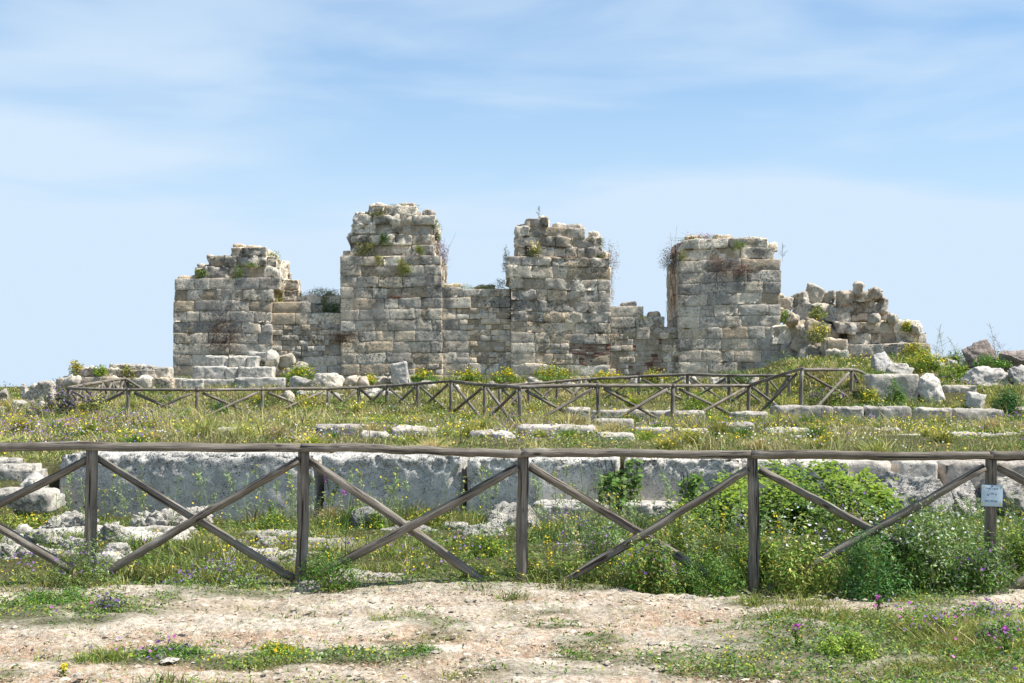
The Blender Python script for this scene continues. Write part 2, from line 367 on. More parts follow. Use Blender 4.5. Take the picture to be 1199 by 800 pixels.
def make_ground():
    ys = np.concatenate([np.linspace(-70, 4, 30)[:-1], np.linspace(4, 13, 380)[:-1], np.linspace(13, 19, 190)[:-1], np.linspace(19, 60, 230)[:-1],
                         np.geomspace(60, 40000, 60)])
    t = np.linspace(-1, 1, 441)
    g = .46 * t + .0 * t
    rows = []
    for y in ys:
        s = max(y, 6.0) + 2
        far = 40 + max(0, y) * 1.2
        xs = g * s + np.sign(t) * (np.abs(t) ** 14) * far
        rows.append(np.stack([xs, np.full_like(xs, y)], 1))
    P = np.concatenate(rows); x, y = P[:, 0], P[:, 1]
    z = terrain(x, y)
    near = (y > 3) & (y < 20)
    cv = cover(x, y); oc = outcrop(x, y)
    # rock relief of the open path: layered ledges and pits
    r1 = fbm2(x * .8, y * 1.5, 1.6, 5, 31); r2 = fbm2(x, y, 7, 3, 33)
    led = np.floor(r1 * 5) / 5 * .6 + r1 * .4
    z = z + np.where(near, (led * .05 + r2 * .016 + .007 * fbm2(x, y, 19, 2, 35)) * (1 - cv * .6) + oc * (.06 + .05 * r1 + .035 * np.abs(fbm2(x, y, 5, 4, 34))), 0) * sstep(3, 6, y) * (1 - sstep(18, 20, y))
    z = z + np.where(near, cv * .015, 0)
    n = len(t); m = len(ys)
    i = np.arange(m - 1)[:, None] * n + np.arange(n - 1)[None, :]
    Q = np.stack([i, i + 1, i + n + 1, i + n], -1).reshape(-1, 4)
    # colour regions (true ground colours, hazed far off): bare rock, dry stonecrop, undergrowth soil
    rock = np.array([.47, .40, .315]); rock2 = np.array([.575, .52, .435]); stonecrop = np.array([.46, .27, .17]); green = np.array([.085, .10, .035]); meadow = np.array([.085, .085, .035])
    k = sstep(-.3, .4, r1)[:, None]
    c = rock * (1 - k) + rock2 * k
    sc = sstep(.15, .6, fbm2(x, y * 1.6, 1.2, 4, 41) + .45 * np.exp(-((y - 8.9) / .45) ** 2) * (x > -2.6) * (x < 2) + .35 * np.exp(-((y - 7.7) / .4) ** 2) - .15 * (y > 10))[:, None] * .38 * sstep(-.35, .35, fbm2(x, y, 9, 3, 36))[:, None]
    c = c * (1 - sc) + stonecrop * sc
    kk = cv[:, None] * .85
    c = c * (1 - kk) + green * kk
    mm = sstep(11.2, 12.2, y)[:, None]
    c2 = meadow * (1 - oc[:, None]) + np.array([.66, .64, .60]) * oc[:, None]
    c = c * (1 - mm) + c2 * mm
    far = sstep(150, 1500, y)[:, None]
    c = c * (1 - far) + np.array([.20, .26, .30]) * far  # haze over the distant plain mixed into its colour
    m_, n_, b, o = nodes('ground_rock_and_soil'); K = n_.links.new
    ge = n_.nodes.new('ShaderNodeNewGeometry'); at = N_(n_, 'ShaderNodeVertexColor', layer_name='Col')
    def nz(s, d=6, r=.65):
        q = N_(n_, 'ShaderNodeTexNoise'); q.inputs['Scale'].default_value = s; q.inputs['Detail'].default_value = d; q.inputs['Roughness'].default_value = r; K(ge.outputs['Position'], q.inputs['Vector']); return q.outputs[0]
    a, f, g2 = nz(3.2), nz(26, 5, .7), nz(9, 6, .7)
    cc = mixc(n_, 1.0, at.outputs[0], ramp(n_, a, .3, .7, (.74, .72, .70, 1), (1.15, 1.14, 1.12, 1)), 'MULTIPLY')
    cc = mixc(n_, 1.0, cc, ramp(n_, f, .36, .60, (.56, .50, .43, 1), (1.12, 1.12, 1.12, 1)), 'MULTIPLY')
    cc = mixc(n_, ramp(n_, g2, .60, .72, (0, 0, 0, 1), (.55, .55, .55, 1)), cc, (.40, .29, .20, 1))
    K(cc, b.inputs['Base Color']); b.inputs['Roughness'].default_value = 1
    bp = N_(n_, 'ShaderNodeBump'); bp.inputs['Strength'].default_value = .9; bp.inputs['Distance'].default_value = .035
    K(math_(n_, 'ADD', math_(n_, 'MULTIPLY', f, .7), g2), bp.inputs['Height']); K(bp.outputs[0], b.inputs['Normal'])
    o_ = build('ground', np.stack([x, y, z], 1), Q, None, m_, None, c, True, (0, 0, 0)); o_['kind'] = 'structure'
    return o_
make_ground()

# footprints that keep grass off the top of stones: (x0, x1, y0, y1)
FOOT = []
LOW = []

# ------------------------------------------------------------------ masonry
PAL = [(.78, .66, .50), (.70, .615, .50), (.86, .78, .65), (.46, .42, .37), (.72, .58, .42), (.58, .525, .45), (.82, .73, .59)]
def pick(r_, wts):
    c = np.array(PAL[r_.choices(range(len(PAL)), wts)[0]]); return c * r_.uniform(.80, 1.14)
W_LOW = [5, 4, 3, 1.5, 3, 3, 3]; W_MID = [3, 5, 2, 4, 2, 5, 2]; W_TOP = [2, 3, 5, 2, 1, 3, 5]
BRICKS = []   # (px0, px1, py0, py1) zones where facing stones fell and red brick shows
def masonry(acc, core, courses, D, depth, r_, wmin=13, wmax=36, wts=W_LOW, amp=.014, rubble=(), bricks=None, bacc=None, back=True, jut=.015):
    for (xl, xr, yt, yb) in courses:
        zt, zb = Z(yt, D), Z(yb, D); x0, x1 = X(xl, D), X(xr, D); mpx = D / FPX
        def blk(a, b, ya, yb_, za, zb_, cmul=1.0, r=.035):
            c = ((a + b) / 2, (ya + yb_) / 2, (za + zb_) / 2)
            er = r_.uniform(0, .008) + (r_.uniform(0, .05) if jut > .05 else 0)
            s = (b - a - .006 - er, yb_ - ya - .012, zb_ - za - .006 - er * .6); c = (c[0], c[1], c[2] - er * .3)
            V, N, Q = rblock(c, s, r=r_.uniform(.2, .6) * r, res=.10, rot=r_.uniform(-.02, .02), tilt=(r_.uniform(-.012, .012), r_.uniform(-.012, .012)))
            acc.add(V, N, Q, pick(r_, wts) * cmul, amp * r_.uniform(.7, 2.2))
        u = xl
        while u < xr - 1:
            wd = r_.uniform(wmin, wmax)
            if xr - (u + wd) < wmin * .7: wd = xr - u
            a, b = X(u, D), X(u + wd, D); mid = u + wd / 2; ym = (yt + yb) / 2
            j = r_.uniform(-jut, jut) + (.10 if r_.random() < .07 else 0)
            brk = bricks and any(p[0] < mid < p[1] and p[2] < ym < p[3] for p in bricks)
            rub = any(p[0] < mid < p[1] and p[2] < ym < p[3] for p in rubble)
            if brk:
                k = 4; hh = (zt - zb) / k
                for q in range(k):
                    uu = u - r_.uniform(0, 4)
                    while uu < u + wd:
                        ww = r_.uniform(6, 9)
                        aa, bb = max(X(uu, D), a), min(X(uu + ww, D), b); uu += ww
                        if bb - aa < .05: continue
                        jj = r_.uniform(.02, .07)
                        V, N, Q = rblock(((aa + bb) / 2, D + .25 + jj, zb + (q + .5) * hh), (bb - aa - .012, .5, hh - .014), r=.01, res=.3)
                        bacc.add(V, N, Q, np.array(r_.choice([(.22, .10, .07), (.27, .15, .11), (.16, .08, .06), (.36, .27, .21), (.44, .38, .30)])) * r_.uniform(.8, 1.2), .01)
            elif rub:
                for q in range(2):
                    hz = (zt - zb) / 2; uu = u
                    while uu < u + wd - 1:
                        ww = min(r_.uniform(7, 14), u + wd - uu)
                        if u + wd - uu - ww < 4: ww = u + wd - uu
                        blk(X(uu, D), X(uu + ww, D), D + r_.uniform(-.03, .06), D + .45, zb + q * hz, zb + (q + 1) * hz, 1.05, .06); uu += ww
            else:
                blk(a, b, D + j, D + .5, zb, zt)
            if back: blk(a, b, D + depth - .5, D + depth + r_.uniform(-.03, .03), zb, zt)
            u += wd
        for side in (0, 1):
            y = D + .5
            while y < D + depth - .55:
                ll = r_.uniform(.45, .95)
                if D + depth - .5 - y - ll < .3: ll = D + depth - .5 - y
                j = r_.uniform(-.03, .03)
                if side == 0: blk(x0 + j, x0 + .5, y, y + ll, zb, zt)
                else: blk(x1 - .5, x1 + j, y, y + ll, zb, zt)
                y += ll
        e = .07 if jut > .05 else .04
        V, N, Q = rblock(((x0 + x1) / 2, D + depth / 2, (zt + zb) / 2 - .01), (x1 - x0 - 2 * e, depth - 2 * e, zt - zb + .02), r=.05, res=.3)
        core.add(V, N, Q, (.44, .36, .26), .03)

def rows(xl, xr, tops):
    return [(xl, xr, tops[i], tops[i + 1]) for i in range(len(tops) - 1)]
def ladder(a, b, h): 
    n = max(1, round((b - a) / h)); return [a + (b - a) * i / n for i in range(n + 1)]
DR = 55.0
ruin = empty('castle_ruin', (X(560, DR), DR, T(X(560, DR), DR)))
tag(ruin, 'long ruined castle wall of weathered limestone with four broken towers behind the meadow', 'ruin')
BASE = 452
def make_part(name, label, blocks, seed, brk=None):
    r_ = random.Random(seed); acc, core, bacc = Acc(), Acc(), Acc()
    for (courses, D, depth, kw) in blocks: masonry(acc, core, courses, D, depth, r_, bricks=brk, bacc=bacc, **kw)
    o = acc.build(name, M_RUIN, ruin, freq=2.9, seed=seed, crust=lambda z: -.28 + .42 * sstep(3.2, 6.0, z)); o['label'] = label
    core.build('mortar_core', M_RUIN, o, freq=2.0).matrix_parent_inverse = Matrix.Identity(4)
    c = o.children[-1]; c.location = c.location + ruin.location - ruin.location
    if bacc.n: bacc.build('brick_patch', M_BRICK, o, freq=3)
    return o
# build() places children relative to parent.location only, so give parts world-correct offsets for the third level
_b0 = build
def build(name, V, quads=None, tris=None, mat=None, parent=None, col=None, smooth=False, origin=None):
    o = _b0(name, V, quads, tris, mat, None, col, smooth, origin)
    if parent is not None:
        wl = Vector((0, 0, 0)); p = parent
        while p is not None: wl += p.location; p = p.parent
        loc = o.location.copy(); o.parent = parent; o.location = loc - wl
    return o

T1 = [(270, 311, 290.5, 301), (243, 324, 301, 313.5), (227, 327.5, 313.5, 327), (204.5, 327, 327, 340), (204, 320, 340, 352.5)] + rows(203.5, 318.5, ladder(352.5, BASE, 12.4))
make_part('tower', 'broken leftmost tower, lower and stepped down towards its left', [
    (T1[:3], DR + .25, 3.0, dict(wts=W_TOP, amp=.06, jut=.09, wmin=11, wmax=26)), (T1[3:8], DR, 3.4, dict(wts=W_MID)), (T1[8:], DR, 3.4, dict())], 1)
C1 = [(318, 364, 353.5, 366), (318, 399, 366, 379)] + rows(318, 399, ladder(379, BASE, 12.2))
make_part('curtain_wall', 'low wall with small rubble infill between the first and second towers', [
    (C1, DR + .13, 2.4, dict(rubble=[(322, 392, 379, 416)])), ([(330, 350, 328, 340), (331, 351, 340, 353.5)], DR + 1.3, .9, dict(wts=W_TOP, amp=.05, wmin=16, wmax=22)),
    ([(352, 399, 347, 357), (351, 399, 357, 367)], DR + 1.2, 1.2, dict(wts=W_TOP, amp=.06))], 2)
T2 = [(432, 487.5, 241, 252.5), (413.5, 509, 252.5, 264), (412.5, 509, 264, 275), (409, 509, 275, 287.5), (410, 509, 287.5, 300.5), (398.5, 517, 300.5, 311)] + rows(398.5, 517, ladder(311, BASE, 12.3))
make_part('tower', 'tallest tower, narrowing to a stepped top of loose courses', [
    (T2[:5], DR + .25, 3.2, dict(wts=W_TOP, amp=.06, jut=.09)), (T2[5:10], DR, 3.8, dict(wts=W_MID)), (T2[10:], DR, 3.8, dict(wts=W_LOW, rubble=[(470, 514, 420, 436)]))], 3, [(455, 478, 334, 346)])
C2 = [(517, 543, 337, 349), (543, 598, 340, 349)] + rows(517, 599, ladder(349, BASE, 12.6))
make_part('curtain_wall', 'wall of mixed rubble and blocks between the two middle towers', [(C2, DR + .13, 2.4, dict(rubble=[(540, 592, 349, 425)]))], 4)
T3 = [(616, 643, 256, 266.5), (604, 685, 266.5, 278), (605, 704, 278, 290), (605, 706, 290, 302), (593.5, 714, 302, 313), (593.5, 715, 313, 327.5), (598, 714, 327.5, 340.5)] + rows(598.5, 714, ladder(340.5, BASE, 12.4))
make_part('tower', 'third tower with a single block on top and red brick patches low down', [
    (T3[:4], DR + .25, 3.2, dict(wts=W_TOP, amp=.06, jut=.09, wmin=10, wmax=24)), (T3[4:10], DR, 3.8, dict(wts=W_MID, amp=.03)), (T3[10:], DR, 3.8, dict(wts=W_LOW, rubble=[(640, 672, 400, 428), (655, 690, 365, 378)]))], 5,
    [(668, 713, 406, 430)])
C3 = [(714, 753, 358.5, 371.6), (714, 779, 371.6, 384)] + rows(714, 796, ladder(384, BASE, 12.4))
make_part('curtain_wall', 'low wall stepping down beside the fourth tower with dark brick at its foot', [(C3, DR + .13, 2.2, dict(rubble=[(716, 734, 384, 440), (764, 796, 384, 440)]))], 6,
          [(729, 768, 401, 448)])
T4 = [(799.5, 898.5, 280, 291), (800, 906, 291, 304), (795, 914, 304, 317.5)] + rows(795, 914.5, ladder(317.5, BASE, 12.9))
make_part('tower', 'wide flat-topped fourth tower with its brown left side showing', [
    (T4[:2], DR + .2, 4.3, dict(wts=W_TOP, amp=.05, jut=.06)), (T4[2:10], DR, 4.6, dict(wts=W_MID)), (T4[10:], DR, 4.6, dict()),
    ([(905, 941, 384, 404), (914, 949, 405, 418), (914, 953, 418, 433), (914, 956, 433, 449)], DR - .1, 1.6, dict(wts=W_TOP, amp=.08, jut=.05, wmin=20, wmax=40))], 7, [])

CAP = [(272, 287, 286, 293, 55.9), (290, 301, 287, 293, 56.2), (303, 316, 293, 302, 55.8), (230, 242, 309, 315, 55.6), (208, 232, 323, 328.5, 55.5), (437, 452, 238, 243, 55.8), (470, 486, 237, 243, 55.9), (496, 508, 246, 254, 56), (416, 430, 248, 254, 55.8), (401, 409, 294, 302, 55.4), (648, 660, 262, 268, 55.8), (664, 682, 263, 268, 56),
       (690, 702, 272, 280, 55.9), (605, 616, 262, 268, 55.7), (704, 713, 295, 304, 55.7), (803, 822, 276, 282, 55.9), (838, 858, 275, 282, 56.2), (872, 892, 277, 282, 55.8), (897, 908, 285, 293, 55.9), (728, 745, 354, 360, 56), (520, 540, 333, 339, 56), (556, 580, 334, 341, 56.2), (760, 772, 366, 373, 55.9)]
for i, a in enumerate(CAP):
    x0, x1, z1, z0 = X(a[0], a[4]), X(a[1], a[4]), Z(a[2], a[4]), Z(a[3], a[4]) - .12; dp = R.uniform(.4, .8)
    V, N, Q = rblock(((x0 + x1) / 2, a[4] + dp / 2, (z0 + z1) / 2), (x1 - x0, dp, z1 - z0), r=.06, res=.08, rot=R.uniform(-.4, .4), tilt=(R.uniform(-.1, .1), R.uniform(-.12, .12)))
    V = V + N * (fbm(V, 3.5, 4, i, .6) * .06)[:, None]
    tp = min((c for c in ruin.children), key=lambda c: abs((c.location.x + ruin.location.x) - (x0 + x1) / 2))
    build('top_stone', V, Q, None, M_RUIN, tp, np.array(R.choice(PAL)) * .95)

# broken fifth tower at the right
D5 = 54.0
t5 = empty('ruined_tower', (X(1030, D5), D5, T(X(1030, D5), D5)))
tag(t5, 'collapsed rightmost tower of stepped courses standing apart with rubble on top', 'tower')
r_ = random.Random(15); acc, core = Acc(), Acc()
masonry(acc, core, [(996, 1034, 341, 354), (983, 1038, 354, 366), (968, 1042, 366, 377)], D5 + 1.3, 2.2, r_, wts=W_TOP, amp=.06, jut=.09, wmin=10, wmax=26)
masonry(acc, core, [(980, 1078, 377, 390), (993, 1085, 390, 403)], D5 + .5, 2.6, r_, wts=W_TOP, amp=.07, jut=.1, wmin=10, wmax=28)
masonry(acc, core, [(993, 1089, 403, 416.6), (993, 1089, 416.6, 429), (993, 1089, 429, 445)], D5, 3.0, r_, wts=W_MID, amp=.05, wmin=16, wmax=34)
acc.build('masonry', M_RUIN, t5, freq=2.4); core.build('rubble_core', M_RUIN, t5, freq=1.6)
acc = Acc()
masonry(acc, acc, [(967, 993, 397, 410), (967, 993, 410, 423), (968, 993, 423, 447)], D5 - .35, 1.0, r_, wts=W_TOP, amp=.08, wmin=13, wmax=20)
acc.build('buttress', M_RUIN, t5, freq=2.4)['label'] = 'short pale pier at the left foot of the tower'

# ------------------------------------------------------------------ loose stones
def rock(px0, px1, py0, py1, D, label, name='boulder', group=None, cat=None, mat=None, col=(.56, .53, .47), kind='boulder', depth=None, sink=.15, seed=None, res=None, amp=.03, rz=0, tilt=(0, 0), foot=True, cuts=9, r=.05):
    seed = R.randrange(10**6) if seed is None else seed
    x0, x1 = X(px0, D), X(px1, D); z1, z0 = Z(py0, D), Z(py1, D) - sink
    wd, ht = x1 - x0, z1 - z0; dp = depth or min(max(.6 * wd, ht * .9), wd * 1.3)
    c = ((x0 + x1) / 2, D + dp / 2, (z0 + z1) / 2)
    col = np.array(col) * R.uniform(.92, 1.08)
    mat = mat or M_PALE
    if kind == 'boulder':
        n = int(np.clip((px1 - px0) * .6, 11, 56))
        V, N, Q = boulder(c, (wd, dp, ht), cuts=cuts, n=n, seed=seed, rough=.10)
        V = V + N * (fbm(V, 4.5 / max(wd, .3), 5, seed, .65) * amp * 1.6 * wd)[:, None]
    else:
        res = res or float(np.clip(wd / 24, .03, .2))
        V, N, Q = rblock(c, (wd, dp, ht), r=r, res=res, rot=rz, tilt=tilt)
        V = V + N * (fbm(V, 3.2, 5, seed, .55) * amp)[:, None] 
        # chipped arrises
        e = np.clip(np.abs(V - c) / (np.array([wd, dp, ht]) / 2), 0, 1); ed = np.sort(e, 1)[:, 1]
        ch = sstep(.80, 1, ed) * np.clip(fbm(V, 4.5, 3, seed + 3) + .05, 0, 1)
        V = V - N * (ch * min(.10, ht * .25))[:, None]
    o = build(name, V, Q, None, mat, None, col, False)
    tag(o, label, cat or name.replace('_', ' ').split()[-1], group)
    if foot: FOOT.append((x0 + .05, x1 - .05, D + .04, D + dp - .04)); LOW.append((x0 - .05, x1 + .05, D - (1.5 if D > 22 else .9), D + .1))
    return o

# the long wall of big quarried blocks behind the fence
DB = 18.0
bw = empty('block_wall', (X(430, DB), DB + .4, -.13)); tag(bw, 'low retaining wall of huge grey limestone blocks behind the front fence', 'wall')
def wblock(px0, px1, py0, py1, D, label, col, depth=.9, seed=0, amp=.028):
    yaw = -.105; D = D - .10 * X((px0 + px1) / 2, D) + .02; depth = depth + (.4 if px0 > 370 else 0)
    x0, x1 = X(px0, D), X(px1, D); z1, z0 = Z(py0, D), Z(py1, D) - .15
    c = np.array(((x0 + x1) / 2, D + depth / 2, (z0 + z1) / 2)); s = np.array((x1 - x0, depth, z1 - z0))
    V, N, Q = rblock(c, s, r=.03, res=.03, maxn=120)
    V = V + N * ((fbm(V, 1.3, 6, seed, .62)) * amp * .7)[:, None]
    e = np.clip(np.abs(V - c) / (s / 2), 0, 1); ed = np.sort(e, 1)[:, 1]
    ch = sstep(.82, 1, ed) * np.clip(fbm(V, 4, 4, seed + 3) + .1, 0, 1.2)
    V = V - N * (ch * .13)[:, None]
    # eroded hollows along the top edge
    topm = sstep(z1 - .40, z1, V[:, 2]) * np.clip(fbm(V, 11, 4, seed + 8, .7) + .0, 0, 1)
    V = V - N * (topm * .06)[:, None]
    M = np.array(Matrix.Rotation(yaw, 3, 'Z')); V = (V - c) @ M.T + c
    kk = sstep(-.05, .45, fbm(V, 5.5, 5, seed + 11, .7) + .9 * sstep(z1 - .55, z1 - .02, V[:, 2]) * (fbm(V, 1.1, 3, seed + 12) + .25) - .45)[:, None] * .25
    cc = np.array(col) * 1.06 * (1 - kk) + np.array([.07, .068, .065]) * kk
    o = build('stone_block', V, Q, None, M_BLOCK, bw, cc, False)
    if label: o['label'] = label
    FOOT.append((x0, x1, D - .1, D + depth)); return o
wblock(68, 375, 531, 612, DB, 'longest block at the left end with black lichen along its top', (.56, .55, .52), seed=1)
wblock(380.5, 546, 533, 612, DB + .02, 'block with a black crack and dark stained upper face', (.54, .53, .50), seed=2)
wblock(552, 730, 536, 612, DB - .03, 'smooth pale block under the middle fence post', (.60, .59, .55), seed=3, amp=.016)
wblock(736, 874, 536, 592, DB + .03, 'block right of the hanging ivy with a pitted right end', (.60, .57, .52), seed=4)
wblock(877, 1000, 540, 600, DB + .3, None, (.56, .53, .49), seed=5)
wblock(36, 72, 580, 606, DB - .25, 'small footing block at the left end', (.50, .49, .46), seed=6, depth=.8)
wblock(628, 716, 590, 634, DB - .55, 'footing block standing out below the smooth block', (.52, .50, .46), seed=7, depth=.6)
wblock(727, 800, 590, 622, DB - .5, 'footing block below the ivy strand', (.52, .49, .45), seed=8, depth=.6)

WHT = (.66, .63, .57)
# step stones at the left end of the wall
rock(-12, 22, 537, 549, 18.9, 'thin white slab at the left edge, topmost of the step stones', 'stone_slab', cat='stone slab', col=(.50,.47,.42), kind='block', sink=.1)
rock(-6, 44, 546, 570, 18.0, 'wide pale step block at the left edge below the thin slab', 'stone_block', cat='stone block', col=(.50, .47, .42), kind='block')
rock(22, 52, 555, 575, 17.5, 'small wedge-shaped white stone leaning on the left step slab', 'boulder', col=WHT, sink=.05, cuts=14)
rock(-10, 60, 574, 588, 16.9, 'long flat step slab at the left edge beside the block wall', 'stone_slab', cat='stone slab', col=(.50, .47, .42), kind='block')
# white rocks in front of the block wall
rock(562, 634, 592, 632, 16.9, 'jagged white rock behind the middle fence post', 'boulder', col=WHT, mat=M_OUT, cuts=14, sink=.2)
rock(541, 606, 612, 648, 15.6, 'rounded white rock with grey holes in front of the jagged one', 'boulder', col=WHT, mat=M_OUT, cuts=10, sink=.15)
rock(505, 548, 612, 630, 16.4, 'low white rock left of the rounded rock', 'boulder', col=WHT, mat=M_OUT, sink=.15)
rock(632, 700, 638, 665, 14.2, 'low pale boulder right of the middle fence post', 'boulder', col=WHT, mat=M_OUT, sink=.15)
rock(700, 770, 634, 668, 14.6, 'pale boulder half hidden in weeds under the crossing braces', 'boulder', col=WHT, mat=M_OUT, sink=.15)
rock(408, 452, 596, 622, 16.6, 'grey pitted rock beside the purple orchid', 'boulder', col=(.5, .5, .48), mat=M_PIT, sink=.15)
rock(428, 512, 616, 632, 16.0, 'flat white rock under the second pair of braces', 'boulder', col=WHT, mat=M_OUT, sink=.12)
rock(376, 476, 677, 692, 11.6, 'flat white rock slab at the path edge right of the second post', 'rock_slab', cat='rock slab', col=(.68, .62, .55), mat=M_OUT, kind='block', sink=.12, depth=.5, amp=.05)
rock(345, 382, 686, 698, 11.1, 'small flat stone at the path edge near the second post', 'rock_slab', cat='rock slab', col=(.64, .60, .55), mat=M_OUT, kind='block', sink=.1, depth=.3, amp=.03)
OUTC = [(-20, 58, 640, 672, 13.2, 'broad white rock outcrop at the left edge behind the fence'), (20, 66, 622, 640, 14.4, 'white rock hump above the broad left outcrop'),
        (38, 104, 604, 622, 15.6, 'white rock crust just below the left block end'), (66, 100, 630, 646, 14.0, 'low flat white rock left of the first post'),
        (112, 152, 612, 640, 14.6, 'white rock hump right of the first post'), (150, 216, 600, 620, 15.8, 'long white rock crust under the first braces'),
        (208, 246, 594, 608, 16.2, 'small white rock crust left of the bright green weeds'), (118, 150, 638, 650, 13.4, 'little white rock in the grass by the first post'),
        (296, 330, 628, 640, 14.5, 'small white rock in grass between first and second posts')]
for a in OUTC: rock(a[0], a[1], a[2], a[3], a[4], a[5], 'rock_outcrop', cat='rock', col=WHT, mat=M_OUT, cuts=5, sink=.12, amp=.07, depth=(a[1] - a[0]) / FPX * a[4] * .7)
# pitted rock at the right behind the sign
rock(1040, 1128, 556, 632, 16.8, 'big pitted white and black rock left of the sign post', 'boulder', col=(.62, .61, .58), mat=M_PIT, cuts=6, sink=.2, depth=1.3)
rock(1112, 1178, 562, 628, 17.2, 'rugged pitted rock directly behind the sign', 'boulder', col=(.64, .62, .59), mat=M_PIT, cuts=6, sink=.2, depth=1.2)
rock(1166, 1240, 560, 612, 17.0, 'rounded white rock at the right edge beyond the sign', 'boulder', col=WHT, mat=M_PIT, cuts=6, sink=.2, depth=1.2)
rock(918, 1046, 540, 566, 18.1, 'long pale slab behind the ivy bush', 'stone_slab', cat='stone slab', col=(.60, .55, .49), kind='block', depth=1.2)
rock(1052, 1102, 539, 562, 18.2, 'short pale slab between the ivy bush and the sign', 'stone_slab', cat='stone slab', col=(.60, .56, .50), kind='block', depth=.9)
rock(1104, 1250, 541, 562, 18.3, 'long brownish slab above the pitted rocks near the sign', 'stone_slab', cat='stone slab', col=(.5, .45, .4), kind='block', depth=.9)
# slabs and blocks across the meadow
SL = [(368, 430, 499, 516, 28, 'pale slab in the meadow with lilac flowers in front'), (458, 512, 502, 524, 26.5, 'squared block in the meadow between second and middle posts'),
      (550, 580, 507, 520, 27, 'low slab left of the white meadow boulder'), (606, 698, 500, 512, 28, 'long low slab under the corner post of the rear fence'),
      (664, 692, 479, 500, 36.2, 'grey upright block under the long rear slab'), (696, 742, 493, 508, 33, 'pale block in front of the rear slab'),
      (694, 760, 482, 497, 39, 'left piece of the rear slab row behind the fence'), (762, 826, 483, 496, 39, 'second piece of the rear slab row behind the fence'),
      (744, 790, 503, 512, 29, 'thin slab in grass in the middle of the meadow'), (792, 830, 504, 514, 29, 'thin slab right of the middle one in grass'),
      (898, 952, 504, 518, 27, 'flat pale slab above the fourth fence post'), (932, 968, 513, 525, 24.5, 'small step stone in front of the flat pale slab'),
      (907, 976, 477, 492, 38.4, 'left block of the lower stone step at right'), (978, 1012, 478, 492, 38.4, 'second block of the lower stone step at right'), (1014, 1068, 478, 493, 38.4, 'third block of the lower stone step at right'),
      (1076, 1116, 480, 504, 37.6, 'tall squared block with round holes in the lower step'), (1118, 1176, 481, 502, 38, 'broken block at the end of the lower step'), (1176, 1230, 478, 490, 39, 'grey block of the lower step at the right edge'),
      (996, 1054, 503, 517, 29, 'pale slab in tall grass below the lower step'), (1008, 1040, 512, 524, 25, 'small brown stone in grass above the last brace'), (1114, 1146, 508, 524, 27, 'pale broken stone among yellow flowers at right'),
      (1150, 1215, 510, 522, 27, 'low slab at the right edge among yellow flowers'),
      (700, 742, 509, 520, 24.5, 'small slab in the grass right of the middle post'), (842, 884, 497, 509, 30, 'half-buried slab left of the flat pale slab'), (420, 452, 508, 518, 25, 'little squared stone left of the squared meadow block'), (250, 292, 503, 513, 27, 'low grey slab in the left half of the meadow'), (1060, 1098, 512, 523, 24, 'broken step stone above the sign side brace'), (858, 900, 484, 494, 38, 'grass-grown block left of the lower stone step'),
      (1018, 1076, 440, 468, 42.6, 'weed-covered grey block left of the bright cube'), (1106, 1144, 453, 470, 43.2, 'low grey block between bright cube and triangle stone')]
for a in SL: rock(a[0], a[1], a[2] - 1.5, *a[3:], 'stone_block', cat='stone block', col=R.choice([(.52, .48, .42), (.44, .41, .37), (.56, .52, .46)]), kind='block', sink=.25, depth=max(.6, (a[1] - a[0]) / FPX * a[4] * .5), amp=.03)
rock(574, 608, 505, 526, 26, 'upright white boulder in the meadow above the middle post', 'boulder', col=WHT)
rock(1072, 1110, 437, 472, 42.4, 'bright cube-shaped boulder with its right face in sun', 'boulder', col=(.64, .61, .56), cuts=7)
rock(1134, 1158, 459, 482, 39.6, 'triangular white stone on the grass beside the round green shrub', 'boulder', col=WHT, cuts=16)
rock(1130, 1187, 430, 456, 45.6, 'large squared boulder below the dark rock', 'boulder', col=(.60, .57, .54), cuts=4)
rock(1131, 1174, 398, 432, 47.5, 'dark reddish black pitted rock on the right skyline', 'boulder', col=(.36, .29, .26), mat=M_PIT, cuts=8)
rock(1174, 1214, 410, 434, 47, 'reddish pitted rock at the right edge of the skyline', 'boulder', col=(.46, .38, .34), mat=M_PIT)
rock(1185, 1226, 428, 454, 45.4, 'grey boulder at the right edge beside the squared boulder', 'boulder', col=(.5, .48, .46))
rock(1023, 1052, 412, 441, 47, 'round speckled boulder at the foot of the collapsed tower', 'boulder', col=(.5, .49, .48), cuts=8)
rock(1036, 1072, 424, 442, 46.5, 'flat boulder beside the round speckled one', 'boulder', col=(.5, .48, .44))
rock(1090, 1108, 421, 433, 48, 'small grey stone on grass between tower and skyline rocks', 'boulder', col=(.52, .51, .5))
rock(1110, 1124, 420, 434, 48.5, 'small rounded stone left of the dark skyline rock', 'boulder', col=(.48, .47, .45))
rock(1124, 1140, 419, 431, 49, 'little grey stone touching the dark skyline rock', 'boulder', col=(.48, .47, .45))
